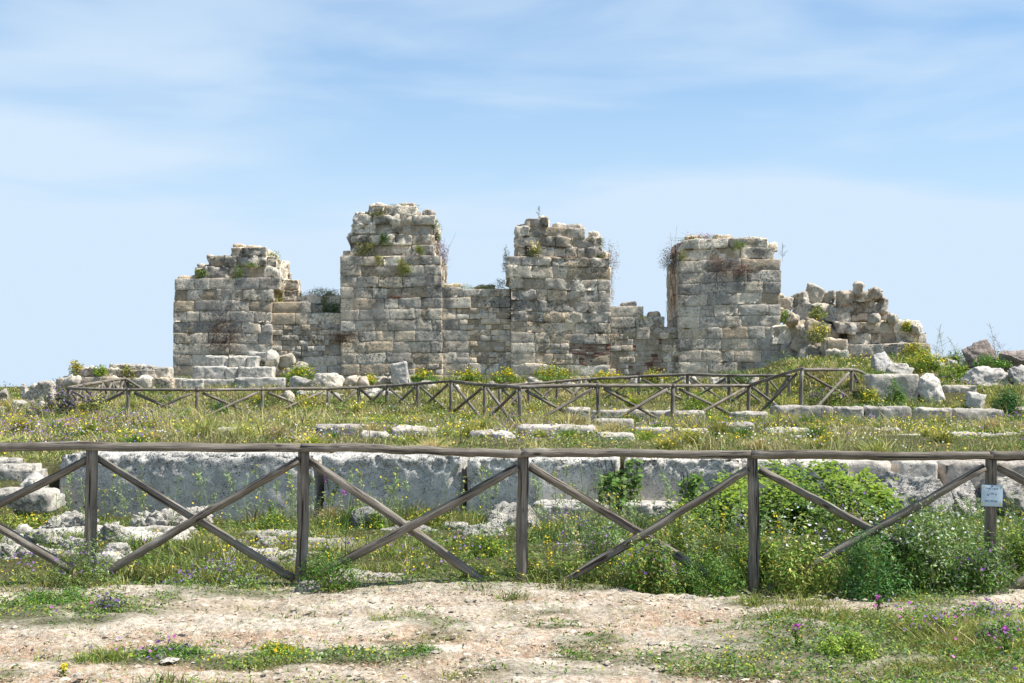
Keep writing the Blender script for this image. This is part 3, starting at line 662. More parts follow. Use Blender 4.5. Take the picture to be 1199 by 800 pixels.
# block pile at the foot of the left tower
PILE = [(239, 262, 417, 430, 51.2, 'left block of the top row of the block pile', 0), (261, 268, 418, 430, 51.3, 'narrow stone in the top row of the block pile', 0), (267, 288, 417, 430, 51.2, 'long middle block of the top row of the block pile', 0), (288, 301, 417, 430, 51.1, 'squarish end block of the top row of the block pile', 0),
        (225, 264, 429, 443.5, 50.9, 'long left block of the middle row of the block pile', 0), (264, 278, 430, 443.5, 50.9, 'short block in the middle row of the block pile', 0), (278, 319, 429.5, 443.5, 50.8, 'long right block of the middle row of the block pile', 0),
        (196, 214, 443, 456, 50.5, 'first low block at the foot of the left tower', 0), (212, 238, 443.5, 456, 50.5, 'second low block at the foot of the left tower', 0), (274, 333, 442, 456, 50.4, 'widest block of the bottom row of the block pile', 0),
        (238, 275, 444, 458, 50.7, 'recessed dull block of the bottom row of the block pile', 0),
        (290, 312, 412, 424, 52.2, 'thin slab behind the top row of the block pile', 0), (308, 325, 409, 430, 51.4, 'upright orange-tinged boulder on the block pile', 1), (324, 345, 413, 432, 52.0, 'slanting pale boulder right of the upright one', 1),
        (342, 362, 423, 436, 52.5, 'white boulder sloping down behind the green plants', 1), (336, 370, 441, 457, 49.6, 'orange-topped boulder in front of the left tower', 1), (366, 402, 436, 454, 50.0, 'large pale boulder right of the orange-topped one', 1),
        (326, 346, 456, 468, 47.6, 'half-buried pale boulder under the rear fence rail', 1), (346, 400, 458, 468, 48.2, 'low flat boulder under the rear fence rail', 1), (402, 420, 439, 450, 50.4, 'small beige stone left of the leaning block', 1), (417, 432, 441, 450, 50.2, 'grey stone beside the small beige one', 1),
        (436, 457, 441, 451, 50.3, 'rounded stone at the foot of the leaning block', 1), (464, 520, 447, 453, 50.6, 'low stone strip in weeds right of the leaning block', 1), (398, 470, 456, 464, 49.2, 'low rocky shelf behind the rear fence', 1)]
for (a, b, c, d, D, lab, k) in PILE:
    rock(a, b, c, d, D, lab, 'boulder' if k else 'stone_block', cat=None if k else 'stone block', col=R.choice([(.62, .58, .50), (.58, .55, .50), (.60, .52, .42)]) if k else R.choice([(.60, .57, .51), (.56, .54, .50)]),
         kind='boulder' if k else 'block', depth=None if k else .8, sink=.25 if c > 435 else .03, amp=.03, foot=False)
rock(458, 478, 425, 447, 50.0, 'leaning upright block on the rubble in front of the tallest tower', 'stone_block', cat='stone block', kind='block', col=(.54, .52, .49), tilt=(0, -.17), depth=.5, foot=False)
for i in range(46):
    px = R.uniform(395, 930); py = R.uniform(444, 456); s_ = R.uniform(4, 13); D = 51.5 - (py - 444) * .16
    rock(px - s_ / 2, px + s_ / 2, py - s_ * .4, py + s_ * .2, D, 'pale rubble stone strewn in the weeds at the foot of the ruin', 'rubble_stone', cat='stone', group='rubble along the foot of the ruin', col=R.choice([(.62, .57, .48), (.55, .5, .43), (.66, .61, .54)]), kind=R.choice(['block', 'boulder']), tilt=(R.uniform(-.3, .3), R.uniform(-.4, .4)), rz=R.uniform(-1, 1), amp=.05, res=.08, foot=False, sink=.12)
# rubble heap between the fourth tower and the collapsed one
HE = []
hr = random.Random(5)
spots = [(920, 352, 22), (940, 349, 18), (955, 343, 22), (972, 346, 18), (928, 374, 16), (946, 362, 24), (962, 362, 20), (978, 366, 18), (934, 386, 24), (952, 382, 20), (966, 384, 16), (944, 396, 26), (960, 402, 24), (948, 414, 24), (962, 416, 20), (952, 430, 24), (936, 400, 16), (975, 392, 18), (916, 366, 14), (988, 352, 16), (958, 440, 20)]
for i, (px, py, s) in enumerate(spots):
    D = 55.6 - (py - 340) / 110 * 1.8
    rock(px - s / 2, px + s / 2, py - s * .36, py + s * .40, D, kind=hr.choice(['block', 'block', 'boulder']), tilt=(hr.uniform(-.35, .35), hr.uniform(-.45, .45)), rz=hr.uniform(-.8, .8), amp=.07, r=.06, res=.08, label= 'pale angular boulder tumbled in the rubble heap beside the collapsed tower', name='boulder', group='boulders of the rubble heap', col=hr.choice([(.58, .52, .43), (.52, .48, .41), (.47, .40, .31), (.60, .57, .5)]), sink=.15, foot=False, mat=M_RUIN)
rock(921, 937, 365, 383, 54.1, 'orange rounded boulder on the left of the rubble heap', 'boulder', col=(.60, .46, .33), sink=.02, foot=False)
TOP5 = [(984, 999, 341, 356, 'round brown boulder'), (1003, 1012, 331, 343, 'small pointed stone'), (1022, 1034, 338, 347, 'upright rectangular stone'), (1033, 1041, 349, 366, 'thin end stone')]
for a in TOP5:
    rock(a[0], a[1], a[2], a[3], 54.9, a[4] + ' on top of the collapsed tower', 'boulder', col=(.54, .46, .37), sink=.06, foot=False, mat=M_RUIN, depth=.7, kind='block', tilt=(R.uniform(-.1, .1), R.uniform(-.22, .22)), rz=R.uniform(-.3, .3), amp=.08, res=.07, r=.07)
for (a, b, c, d, lab) in [(1018, 1034, 366, 378, 'slab lying on the second step of the collapsed tower'), (993, 1006, 377, 392, 'rounded stone low on the left front of the collapsed tower'), (1042, 1052, 366, 378, 'grey stone on the right shoulder of the collapsed tower'), (1068, 1080, 380, 391, 'last stone at the right end of the collapsed tower step')]:
    rock(a, b, c, d, 54.1, lab, 'boulder', col=(.52, .47, .4), sink=.06, foot=False, mat=M_RUIN, depth=.6)
# mound under the heap (earth and small rubble)
V, N, Q = boulder((X(950, 56.4), 57.2, 1.3), (4.2, 4.0, 7.4), cuts=4, n=36, seed=4, rough=.12)
V = V + N * (fbm(V, 2.2, 5, 8) * .22)[:, None]
cc = np.array([.36, .30, .21]) * (1 + .25 * fbm(V, 3, 3, 2))[:, None]
tag(build('rubble_mound', V, Q, None, M_RUIN, None, cc, False), 'brown mound of earth and rubble between the fourth and the collapsed tower', 'mound')

# low ruined wall on the left skyline
lw = empty('low_ruined_wall', (X(140, 50), 50, T(X(140, 50), 50)))
tag(lw, 'low broken stone wall stepping down the left skyline', 'wall')
r_ = random.Random(21); acc = Acc()
masonry(acc, acc, [(84, 203, 443, 456), (84, 203, 456, 468)], 50.2, 1.2, r_, wts=W_MID, amp=.06, wmin=12, wmax=30)
masonry(acc, acc, [(88, 118, 433, 443), (118, 182, 434, 443)], 50.5, 1.0, r_, wts=W_MID, amp=.07, wmin=8, wmax=22)
masonry(acc, acc, [(64, 90, 445, 458), (58, 90, 458, 472)], 50.0, 1.1, r_, wts=W_MID, amp=.08, wmin=9, wmax=16)
acc.build('masonry', M_RUIN, lw, freq=2.4)
LW = [(128, 148, 426, 434, 'flat beige slab'), (149, 166, 427, 435, 'low beige block'), (167, 178, 428, 435, 'small upright stone'), (178, 198, 430, 444, 'big squared block'), (116, 132, 431, 438, 'little leaning stone'), (91, 98, 434, 446, 'narrow upright stone')]
for a in LW: rock(a[0], a[1], a[2], a[3], 50.7, a[4] + ' on top of the low wall at left', 'stone_block', cat='stone block', kind='block', col=(.54, .5, .43), sink=.12, foot=False, mat=M_RUIN, depth=.7)
LB = [(45, 60, 446, 458, 'squared grey stone on the left skyline beside the low wall'), (23, 34, 449, 461, 'reddish stone on the left skyline'), (31, 42, 457, 468, 'white and black speckled stone below the reddish one'), (43, 52, 455, 468, 'small upright white stone at the left'),
      (34, 46, 450, 458, 'dark stone between the left skyline stones'), (52, 64, 456, 470, 'grey stone leaning on the end of the low wall'), (11, 28, 468, 478, 'low white stone in the bushes at far left'), (-10, 8, 455, 470, 'round pale boulder at the far left edge'), (-8, 22, 478, 487, 'flat grey stone at the far left edge'),
      (2, 18, 493, 504, 'white stone in the lavender flowers at the left edge'), (40, 54, 470, 478, 'grey stone in shade below the low wall')]
for a in LB: rock(a[0], a[1], a[2], a[3], 47.8 if a[2] < 465 else 44, a[4], 'boulder', kind=R.choice(['block', 'boulder']), tilt=(R.uniform(-.2, .2), R.uniform(-.3, .3)), amp=.06, res=.07, mat=M_RUIN, col=R.choice([(.50, .47, .43), (.60, .55, .48), (.40, .37, .33)]), sink=.2, foot=False)

# ------------------------------------------------------------------ wooden fences
def beam(name, a, b, r0, r1, mat, parent, seed, nr=14, ns=12, wob=.006, label=None):
    a, b = Vector(a), Vector(b); d = b - a; Ln = d.length
    r_ = np.random.default_rng(seed)
    t = np.linspace(0, 1, nr); th = np.linspace(0, 2 * math.pi, ns, endpoint=False)
    cxs = np.cumsum(r_.normal(0, wob, nr)) * .5; cys = np.cumsum(r_.normal(0, wob, nr)) * .5
    cxs -= np.linspace(cxs[0], cxs[-1], nr); cys -= np.linspace(cys[0], cys[-1], nr)
    rad = r0 + (r1 - r0) * t
    TT, HH = np.meshgrid(t, th, indexing='ij')
    Rr = rad[:, None] * (1 + .06 * np.sin(HH * 2 + seed) + .05 * np.sin(HH * 3 + TT * 5 + seed * 2)) * (1 + r_.normal(0, .015, (nr, ns)))
    # a drying split along the pole
    sp = np.exp(-((np.mod(HH - seed * 1.7 + .4 * TT, 2 * math.pi) - math.pi) / .16) ** 2); Rr = Rr * (1 - .22 * sp)
    V = np.stack([cxs[:, None] + Rr * np.cos(HH), cys[:, None] + Rr * np.sin(HH), TT * Ln], -1).reshape(-1, 3)
    i = np.arange(nr - 1)[:, None] * ns + np.arange(ns)[None, :]; j = np.arange(nr - 1)[:, None] * ns + (np.arange(ns)[None, :] + 1) % ns
    Q = np.stack([i, j, j + ns, i + ns], -1).reshape(-1, 4)
    c0, c1 = len(V), len(V) + 1
    V = np.concatenate([V, [[0, 0, 0]], [[0, 0, Ln]]])
    k = np.arange(ns); k2 = (k + 1) % ns
    tr = np.concatenate([np.stack([np.full(ns, c0), k2, k], 1), np.stack([np.full(ns, c1), (nr - 1) * ns + k, (nr - 1) * ns + k2], 1)])
    o = _b0(name, V, Q, tr, mat, None, None, True, (0, 0, 0))
    o.rotation_mode = 'QUATERNION'; o.rotation_quaternion = d.to_track_quat('Z', 'Y')
    o.parent = parent; o.location = a - parent.location
    if label: o['label'] = label
    return o
def FD(px): return 11.55 - .6 * px / 1199.0
def F(px, py, off=0): D = FD(px) + off; return (X(px, D), D, Z(py, D))
f1 = empty('wooden_fence', F(600, 690)); tag(f1, 'weathered pole fence with crossed braces along the path', 'fence')
posts = [(-143, 524, -146, 672), (108, 524, 104, 676), (356, 525, 352, 680), (612.5, 528, 611, 700), (881, 531, 883, 698), (1160, 532, 1161, 690), (1440, 532, 1440, 690)]
for i, p in enumerate(posts): beam('post', F(p[2], p[3]), F(p[0], p[1]), .049, .045, M_WOOD, f1, 10 + i, nr=10)
rails = [(-390, 524, -150, 524), (-152, 523.5, 357, 524.5), (353, 524.5, 613, 531), (611, 530.5, 883, 532.5), (880, 532.5, 1162, 533), (1159, 533, 1440, 534)]
for i, p in enumerate(rails): beam('rail', F(p[0], p[1], -.035), F(p[2], p[3], -.035), .037, .034, M_WOOD, f1, 30 + i, nr=26, wob=.007)
br = [(103, 538, -130, 650, .03), (-135, 540, 84, 668, -.03), (114, 536, 344, 678, .04), (350, 539, 112, 678, -.04), (362, 539, 572, 686, .04), (606, 547, 366, 676, -.04),
      (620, 546, 848, 686, .04), (875, 550, 636, 697, -.04), (889, 550, 1144, 688, .04), (1153, 547, 900, 692, -.04), (1167, 546, 1420, 684, .04), (1432, 548, 1182, 690, -.04)]
for i, p in enumerate(br): beam('brace', F(p[0], p[1], p[4]), F(p[2], p[3], p[4]), .031, .037, M_WOOD, f1, 50 + i, nr=20, wob=.005)

def run_fence(name, label, pts, group=None, rad=.058, seed=0, braces=True):
    """pts: (px, py of rail, D)"""
    P = [Vector((X(p[0], p[2]), p[2], Z(p[1], p[2]))) for p in pts]
    g = [T(p.x, p.y) for p in P]
    root = empty(name, (P[len(P) // 2].x, P[len(P) // 2].y, g[len(P) // 2])); tag(root, label, 'fence')
    for i, p in enumerate(P):
        q = Vector((p.x + R.uniform(-.03, .03), p.y, min(g[i], p.z - .85) - .15))
        beam('post', q, p + Vector((0, 0, .01)), rad * .95, rad * .9, M_WOODG, root, seed + i, nr=5, ns=8)
        if i + 1 < len(P):
            n = P[i + 1]; d = (n - p).normalized() * .06
            beam('rail', p - d + Vector((0, -.03, .0)), n + d + Vector((0, -.03, 0)), rad * .85, rad * .8, M_WOODG, root, seed + 40 + i, nr=9, ns=8, wob=.012)
            if braces:
                gz0, gz1 = min(g[i], p.z - .85), min(g[i + 1], n.z - .85)
                t = .08
                A0 = p.lerp(n, t); B0 = p.lerp(n, 1 - t)
                A1 = Vector((A0.x, A0.y, gz0 + .02)); B1 = Vector((B0.x, B0.y, gz1 + .02)); A0.z -= .1; B0.z -= .1
                o1, o2 = Vector((0, .035, 0)), Vector((0, -.035, 0))
                beam('brace', A0 + o1, B1 + o1, rad * .72, rad * .76, M_WOODG, root, seed + 80 + i, nr=5, ns=8)
                beam('brace', B0 + o2, A1 + o2, rad * .72, rad * .76, M_WOODG, root, seed + 120 + i, nr=5, ns=8)
    return root
run_fence('wooden_fence', 'grey pole fence crossing the meadow in front of the ruin', [(80, 455, 43.5), (150, 456.5, 42.2), (231, 456.5, 42.5), (307, 456, 44), (384, 455, 46.5), (420, 453.5, 47), (453, 452, 47), (489, 449.5, 46), (528, 446, 44.5),
          (567.5, 451, 41), (608, 453.5, 37), (700, 451, 37.6), (788, 451.5, 38.5), (877, 451.5, 41.2), (938.5, 431.5, 39.8)], seed=200)
run_fence('wooden_fence', 'rear run of pole fence close to the foot of the ruin', [(585, 453, 46.5), (619, 449.5, 47), (652, 447, 47.5), (691, 444, 48), (748, 441, 48), (805, 438.5, 47.5), (853, 440, 47), (898, 440, 46.5), (924, 439.5, 46)], seed=400)
run_fence('wooden_fence', 'short pole fence rising beside the collapsed tower', [(938.5, 433, 40.6), (997.5, 433, 43.5), (1020, 440, 46)], seed=600)
run_fence('wooden_fence', 'sunlit short fence side climbing at the left end of the meadow', [(81, 454, 44.2), (97, 451, 46), (119, 447.5, 47.3), (132, 445, 48.2), (146, 443, 49.2), (166, 455, 49.4)], seed=700)

# plaque on the fifth post
pc = F(1161.5, 580.5, -.052); W_, H_ = 25 / FPX * pc[1], 25 / FPX * pc[1]
sg = empty('sign', pc); tag(sg, 'small square pale blue plaque with dark lettering nailed to the right fence post', 'sign')
M_SIGN = flat_mat('enamel_blue', (.46, .58, .68), .35); M_INK = flat_mat('ink_blue', (.05, .09, .20), .5); M_YEL = flat_mat('yellow_dot', (.48, .50, .12), .5)
V, N, Q = rblock(pc, (W_, .006, H_), r=.002, res=.05, tilt=(0, .035)); build('plate', V, Q, None, M_SIGN, sg, (1, 1, 1))
def strip(name, segs, mat, dy=-.0042):
    Vs, Qs = [], []
    for (cx, cz, w0, h0, an) in segs:
        for sx, sz in ((-1, -1), (1, -1), (1, 1), (-1, 1)):
            dx, dz = sx * w0 / 2, sz * h0 / 2
            xx = cx + dx * math.cos(an) - dz * math.sin(an); zz = cz + dx * math.sin(an) + dz * math.cos(an)
            xx, zz = xx * math.cos(.035) + zz * math.sin(.035), zz * math.cos(.035) - xx * math.sin(.035)
            Vs.append((pc[0] + xx, pc[1] + dy, pc[2] + zz))
        k = len(Vs) - 4; Qs.append((k, k + 1, k + 2, k + 3))
    return build(name, Vs, Qs, None, mat, sg, None)
sg_r = random.Random(3); segs = []
def letters(x0, x1, z, h, arch=0):
    x = x0
    while x < x1:
        t = (x - (x0 + x1) / 2) / ((x1 - x0) / 2); zz = z - arch * t * t; an = -arch * 26 * t
        k = sg_r.choice([0, 1, 2]); lw_ = h * .22; cw = h * .62
        segs.append((x, zz, lw_, h, an))
        if k != 0: segs.append((x + cw * .55, zz, lw_, h, an))
        if k != 1: segs.append((x + cw * .3, zz + h * .4, cw * .6, lw_, an))
        if k == 2: segs.append((x + cw * .3, zz - h * .4, cw * .6, lw_, an))
        x += cw + h * .38
letters(-.048, -.010, .054, .012); letters(.002, .046, .053, .012); letters(-.034, .036, .016, .015, .011); letters(-.052, .012, -.041, .012); letters(.022, .044, -.043, .012)
strip('lettering', segs, M_INK)
for sx in (-1, 1):
    for sz in (-1, 1): strip('corner_dot', [(sx * .066, sz * .064, .014, .014, .4)], M_YEL, -.0045)
V, N, Q = rblock((pc[0], pc[1] - .006, pc[2] + H_ * .44), (.006, .006, .012), r=.002, res=.05); build('nail', V, Q, None, flat_mat('rust', (.06, .03, .02), .8), sg, (1, 1, 1))

# ------------------------------------------------------------------ vegetation
def blades(bx, by, bz, h, wd, col, tipcol, lean=.35, rs=None, segs=2):
    """one curved tapering blade per base point"""
    rs = rs or rng; n = len(bx)
    a = rs.uniform(0, 2 * math.pi, n); f = rs.uniform(0, 2 * math.pi, n)
    l = np.abs(rs.normal(0, lean, n)) * h
    dx, dy = np.cos(a) * l, np.sin(a) * l; sx, sy = np.cos(f) * wd / 2, np.sin(f) * wd / 2
    B = np.stack([bx, by, bz], 1); S = np.stack([sx, sy, np.zeros(n)], 1); Dv = np.stack([dx, dy, np.zeros(n)], 1); U = np.stack([np.zeros(n)] * 2 + [h], 1)
    v0, v1 = B - S, B + S
    m = B + Dv * .3 + U * .58; v2, v3 = m - S * .75, m + S * .75; v4 = B + Dv + U * np.clip(1 - (l / h) ** 2 * .35, .5, 1)[:, None]
    V = np.stack([v0, v1, v2, v3, v4], 1).reshape(-1, 3)
    k = np.arange(n)[:, None] * 5
    Q = (k + np.array([0, 1, 3, 2])); Tt = (k + np.array([2, 3, 4]))
    mc = col * .5 + tipcol * .5
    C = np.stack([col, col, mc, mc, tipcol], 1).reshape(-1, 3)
    return V, Q, Tt, C
def leaves(P, size, col, up=.5, rs=None, asp=.5, Nrm=None):
    """folded rhombic leaves"""
    rs = rs or rng; n = len(P)
    N = rs.normal(size=(n, 3)); N /= np.linalg.norm(N, axis=1, keepdims=True); N[:, 2] = np.abs(N[:, 2]) + up
    if Nrm is not None: N = N * .6 + Nrm
    N /= np.linalg.norm(N, axis=1, keepdims=True)
    A = np.cross(N, rs.normal(size=(n, 3))); A /= np.linalg.norm(A, axis=1, keepdims=True); B = np.cross(N, A)
    s = (size * rs.uniform(.6, 1.3, n))[:, None]
    V = np.stack([P - A * s, P + B * s * asp + N * s * .12, P + A * s, P - B * s * asp + N * s * .12], 1).reshape(-1, 3)
    k = np.arange(n)[:, None] * 4; Tt = np.concatenate([k + np.array([0, 1, 2]), k + np.array([0, 2, 3])])
    return V, Tt, np.repeat(col, 4, 0)
def vary(c, n, dv=.25, dh=.1, rs=None):
    rs = rs or rng; c = np.tile(np.array(c, float), (n, 1)) if np.ndim(c) == 1 else c
    return np.clip(c * rs.uniform(1 - dv, 1 + dv, (n, 1)) * rs.uniform(1 - dh, 1 + dh, (n, 3)), 0, 1)
def off_stones(x, y):
    ok = np.ones(len(x), bool)
    for a, b, c, d in FOOT: ok &= ~((x > a) & (x < b) & (y > c) & (y < d))
    return ok
def low(x, y):
    f = np.ones(len(x))
    for a, b, c, d in LOW: f = np.where((x > a) & (x < b) & (y > c) & (y < d), .4, f)
    return f
GREEN = np.array([.12, .215, .03]); LIME = np.array([.29, .37, .045]); DGREEN = np.array([.05, .12, .02]); STRAW = np.array([.62, .52, .24]); OLIVE = np.array([.32, .33, .08]); SILV = np.array([.26, .33, .17])
def fan(n, d0, d1, k=1.0, l=-170, r=1370):
    u = rng.uniform(0, 1, n); D = (d0 ** k + u * (d1 ** k - d0 ** k)) ** (1 / k)
    return X(rng.uniform(l, r, n), D), D
def grass(name, n, d0, d1, hfun, wfun, K=5, k=1.0, dens=None, mix=None, spread=.05, lean=.35):
    x, y = fan(n, d0, d1, k)
    keep = off_stones(x, y)
    if dens is not None: keep &= rng.uniform(0, 1, n) < dens(x, y)
    x, y = x[keep], y[keep]
    n0 = len(x)
    tone = fbm2(x, y, .45, 3, 51); tone2 = fbm2(x, y, 1.6, 3, 52)
    clump = sstep(-.1, .6, fbm2(x, y, 1.3, 3, 53)); hh = hfun(x, y) * (.65 + 1.0 * clump) * rng.uniform(.6, 1.4, n0) * low(x, y)
    dryt = rng.uniform(0, 1, n0) < (mix(x, y) if mix else .25) + .3 * tone2
    big = fbm2(x, y, .22, 3, 54); tc_ = rng.uniform(.35, 1.35, n0) * (1 + .38 * big); hh = hh * (1 - .3 * big); dryt = dryt | (rng.uniform(0, 1, n0) < .45 * sstep(.1, .6, fbm2(x, y, .5, 3, 55)) * (y > 18)); la = rng.uniform(0, 6.28, n0); lm = rng.uniform(0, .5, n0)
    cx_, cy_ = np.repeat(x, K), np.repeat(y, K)
    ox, oy = rng.normal(0, spread, n0 * K), rng.normal(0, spread, n0 * K)
    x, y = cx_ + ox, cy_ + oy
    R_ = lambda v: np.repeat(v, K)
    tone, tone2, dryt, tc_ = R_(tone), R_(tone2), R_(dryt), R_(tc_); h = np.clip(R_(hh) * rng.uniform(.4, 1.2, len(x)), .02, 2); bx_ = ox / spread * .35 + R_(np.cos(la) * lm); by_ = oy / spread * .35 + R_(np.sin(la) * lm)
    ok = off_stones(x, y); x, y, tone, tone2, h, dryt, tc_, bx_, by_ = [q[ok] for q in (x, y, tone, tone2, h, dryt, tc_, bx_, by_)]
    z = terrain(x, y) - .03
    m1 = sstep(-.5, .4, tone)[:, None]; base = GREEN * (1 - m1) + OLIVE * m1
    g2 = sstep(.0, .6, tone2)[:, None] * .8; base = base * (1 - g2) + LIME * g2
    dry = (dryt | (rng.uniform(0, 1, len(x)) < .08))[:, None]
    base = np.where(dry, STRAW * .75 + OLIVE * .25, base) * tc_[:, None]
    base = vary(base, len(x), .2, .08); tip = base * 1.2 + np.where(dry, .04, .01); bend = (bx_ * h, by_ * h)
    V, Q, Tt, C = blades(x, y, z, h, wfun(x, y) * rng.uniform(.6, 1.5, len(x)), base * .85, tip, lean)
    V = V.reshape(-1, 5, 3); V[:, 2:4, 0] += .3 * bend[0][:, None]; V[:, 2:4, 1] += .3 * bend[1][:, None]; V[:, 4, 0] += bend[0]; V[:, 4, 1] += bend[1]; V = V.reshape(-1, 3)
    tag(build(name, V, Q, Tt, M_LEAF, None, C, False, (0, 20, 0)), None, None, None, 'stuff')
    return
# meadow between the block wall and the ruin
grass('meadow_grass', 105000, 18.7, 54, lambda x, y: .07 + .07 * sstep(25, 33, y), lambda x, y: .006 + y * .00036, K=5, k=1.25, mix=lambda x, y: .46 - .3 * sstep(6, 12, x), spread=.06)
grass('dry_oat_grass', 19000, 18.7, 50, lambda x, y: .18 + .12 * sstep(26, 34, y), lambda x, y: .006 + y * .0003, K=6, k=1.2, dens=lambda x, y: .12 + .88 * sstep(-.05, .35, fbm2(x, y, .5, 3, 55)), mix=lambda x, y: 1.0 + 0 * x, spread=.07, lean=.5)
# strip between the front fence and the block wall
def d2(x, y):
    hole = 1 - 1.0 * sstep(1.7, 2.2, x) * (1 - sstep(3.9, 4.3, x)) * sstep(14.0, 14.6, y)
    return hole * np.clip(1 - outcrop(x, y) * 1.1, 0, 1) * (.35 + .65 * sstep(-.4, .2, fbm2(x, y, 1.3, 3, 61))) * sstep(10.75, 11.3, y + .2 * fbm2(x, y, 2, 2, 62))
grass('fence_strip_grass', 46000, 10.8, 17.9, lambda x, y: .09 + .06 * sstep(.8, 2.6, x) + .05 * sstep(15, 17, y), lambda x, y: .0095 + 0 * x, K=5, k=1.1, dens=d2, mix=lambda x, y: .12 + 0 * x, spread=.035, lean=.45)
grass('bank_grass', 16000, 16.8, 20.6, lambda x, y: .12 + 0 * x, lambda x, y: .011 + 0 * x, K=5, k=1.0, dens=lambda x, y: 1.0 * ((x < -5.9) | (x > 4.8)), mix=lambda x, y: .25 + 0 * x, spread=.05)
# low turf patches of the path
grass('path_turf', 70000, 7.0, 11.3, lambda x, y: .034 + .04 * sstep(1.6, 2.8, x) * (y < 9.8) + .03 * sstep(-.2, .6, fbm2(x, y, 2, 2, 71)), lambda x, y: .0065 + 0 * x, K=5, k=1.2, dens=lambda x, y: sstep(.25, .9, cover(x, y)) + .012, mix=lambda x, y: .10 + 0 * x, spread=.022, lean=.6)

def scatter_leaves(name, n, d0, d1, h, size, cols, dens, up=.5, k=1.1, asp=.45, pet=False):
    x, y = fan(n, d0, d1, k); keep = off_stones(x, y) & (rng.uniform(0, 1, n) < dens(x, y)); x, y = x[keep], y[keep]
    hh = h(x, y) if callable(h) else h
    z = terrain(x, y) + rng.uniform(.0, 1, len(x)) ** .8 * hh
    c = np.array(cols)[rng.integers(0, len(cols), len(x))]
    V, Tt, C = leaves(np.stack([x, y, z], 1), np.full(len(x), size) if not callable(size) else size(x, y), vary(c, len(x), .3, .1), up, asp=asp)
    tag(build(name, V, None, Tt, M_PETAL if pet else M_LEAF, None, C, False, (0, 20, 0)), None, None, None, 'stuff')
scatter_leaves('path_weeds', 150000, 7.0, 11.4, lambda x, y: .05 + .05 * sstep(0, .5, fbm2(x, y, 2.7, 3, 82)) + .04 * sstep(2, 3, x), .0135, [GREEN, DGREEN * 1.3, GREEN * .75, SILV * .8, LIME * .9], lambda x, y: sstep(.3, .9, cover(x, y)) * (.3 + .7 * sstep(-.1, .3, fbm2(x, y, 3.1, 3, 81))) + .008)
scatter_leaves('strip_weeds', 210000, 10.8, 17.9, lambda x, y: .08 + .34 * sstep(.6, 2.2, x) * sstep(.2, 1, 1 - np.abs(y - 12.6) / 2.6) * (.5 + .8 * sstep(-.3, .4, fbm2(x, y, 1.6, 3, 82))) + .10 * sstep(-.1, .5, fbm2(x, y, 1.2, 3, 83)), .021, [GREEN, DGREEN * 1.3, SILV * .8, LIME * .85, GREEN * .7], lambda x, y: d2(x, y) * (.3 + .7 * sstep(.3, 2.0, x)) , asp=.28)
scatter_leaves('meadow_weeds', 150000, 18.7, 54, lambda x, y: (.06 + (.14 + .2 * sstep(26, 34, y)) * sstep(.0, .5, fbm2(x, y, .9, 3, 84))) * low(x, y), lambda x, y: .014 + y * .0007, [GREEN, DGREEN, DGREEN * 1.6, GREEN * .6, OLIVE, LIME * .8], lambda x, y: .12 + .88 * sstep(.0, .3, fbm2(x, y, .9, 3, 84) + .3 * sstep(7, 11, x)), k=1.3, asp=.3)
# stonecrop and small gravel of the path
scatter_leaves('dry_stonecrop', 60000, 7.0, 11.0, .025, .007, [(.50, .26, .15), (.60, .40, .26), (.50, .38, .2), (.55, .5, .38)], lambda x, y: sstep(-.2, .6, fbm2(x, y * 1.6, 1.2, 4, 41) + .45 * np.exp(-((y - 8.9) / .45) ** 2) * (x > -2.6) * (x < 2)) * (1 - cover(x, y)) * .8)

def flowers(name, n, d0, d1, hlo, hhi, size, cols, dens, k=1.2, stem=False):
    x, y = fan(n, d0, d1, k); keep = off_stones(x, y) & (rng.uniform(0, 1, n) < dens(x, y)); x, y = x[keep], y[keep]; n = len(x)
    s = (size(x, y) if callable(size) else np.full(n, size)) * rng.uniform(.6, 1.25, n)
    z = terrain(x, y) + rng.uniform(hlo, hhi, n) * low(x, y); c = vary(np.array(cols)[rng.integers(0, len(cols), n)], n, .15, .06)
    # little six-petal rosettes: fan of triangles, tilted
    N = rng.normal(0, .45, (n, 3)); N[:, 2] += 1; N[:, 1] -= .55; N /= np.linalg.norm(N, axis=1, keepdims=True)
    A = np.cross(N, np.array([[0, .3, 1.]])); A /= np.linalg.norm(A, axis=1, keepdims=True); B = np.cross(N, A)
    P = np.stack([x, y, z], 1); Vs = [P - N * s[:, None] * .25]
    for i in range(6):
        a = i * math.pi / 3; Vs.append(P + (A * math.cos(a) + B * math.sin(a)) * (s * (1 if i % 2 else .8))[:, None])
    V = np.stack(Vs, 1).reshape(-1, 3); kk = np.arange(n)[:, None] * 7
    Tt = np.concatenate([kk + np.array([0, 1 + i, 1 + (i + 1) % 6]) for i in range(6)])
    C = np.repeat(c, 7, 0)
    if stem:
        V2, Q2, T2_, C2 = blades(x, y, terrain(x, y) - .02, z - terrain(x, y) + .02, np.full(n, .003), vary(GREEN, n), vary(GREEN, n), .0)
        V2 = V2.reshape(-1, 5, 3); V2[:, 4] = P; V2 = V2.reshape(-1, 3)
        b_ = len(V); V = np.concatenate([V, V2]); Tt = np.concatenate([Tt, T2_ + b_]); C = np.concatenate([C, C2]); Q = Q2 + b_
    else: Q = None
    tag(build(name, V, Q, Tt, M_PETAL, None, C, False, (0, 20, 0)), None, None, None, 'stuff')
YEL = [(.85, .62, .03), (.80, .66, .05), (.75, .52, .02)]; WH = [(.80, .80, .76), (.72, .72, .68)]; PUR = [(.22, .10, .40), (.30, .16, .46), (.36, .20, .42)]; PINK = [(.50, .10, .42), (.56, .18, .48)]
cl = lambda s, a, b, seed: (lambda x, y: sstep(a, b, fbm2(x, y, s, 3, seed)))
fs = lambda x, y: .007 + y * .00042
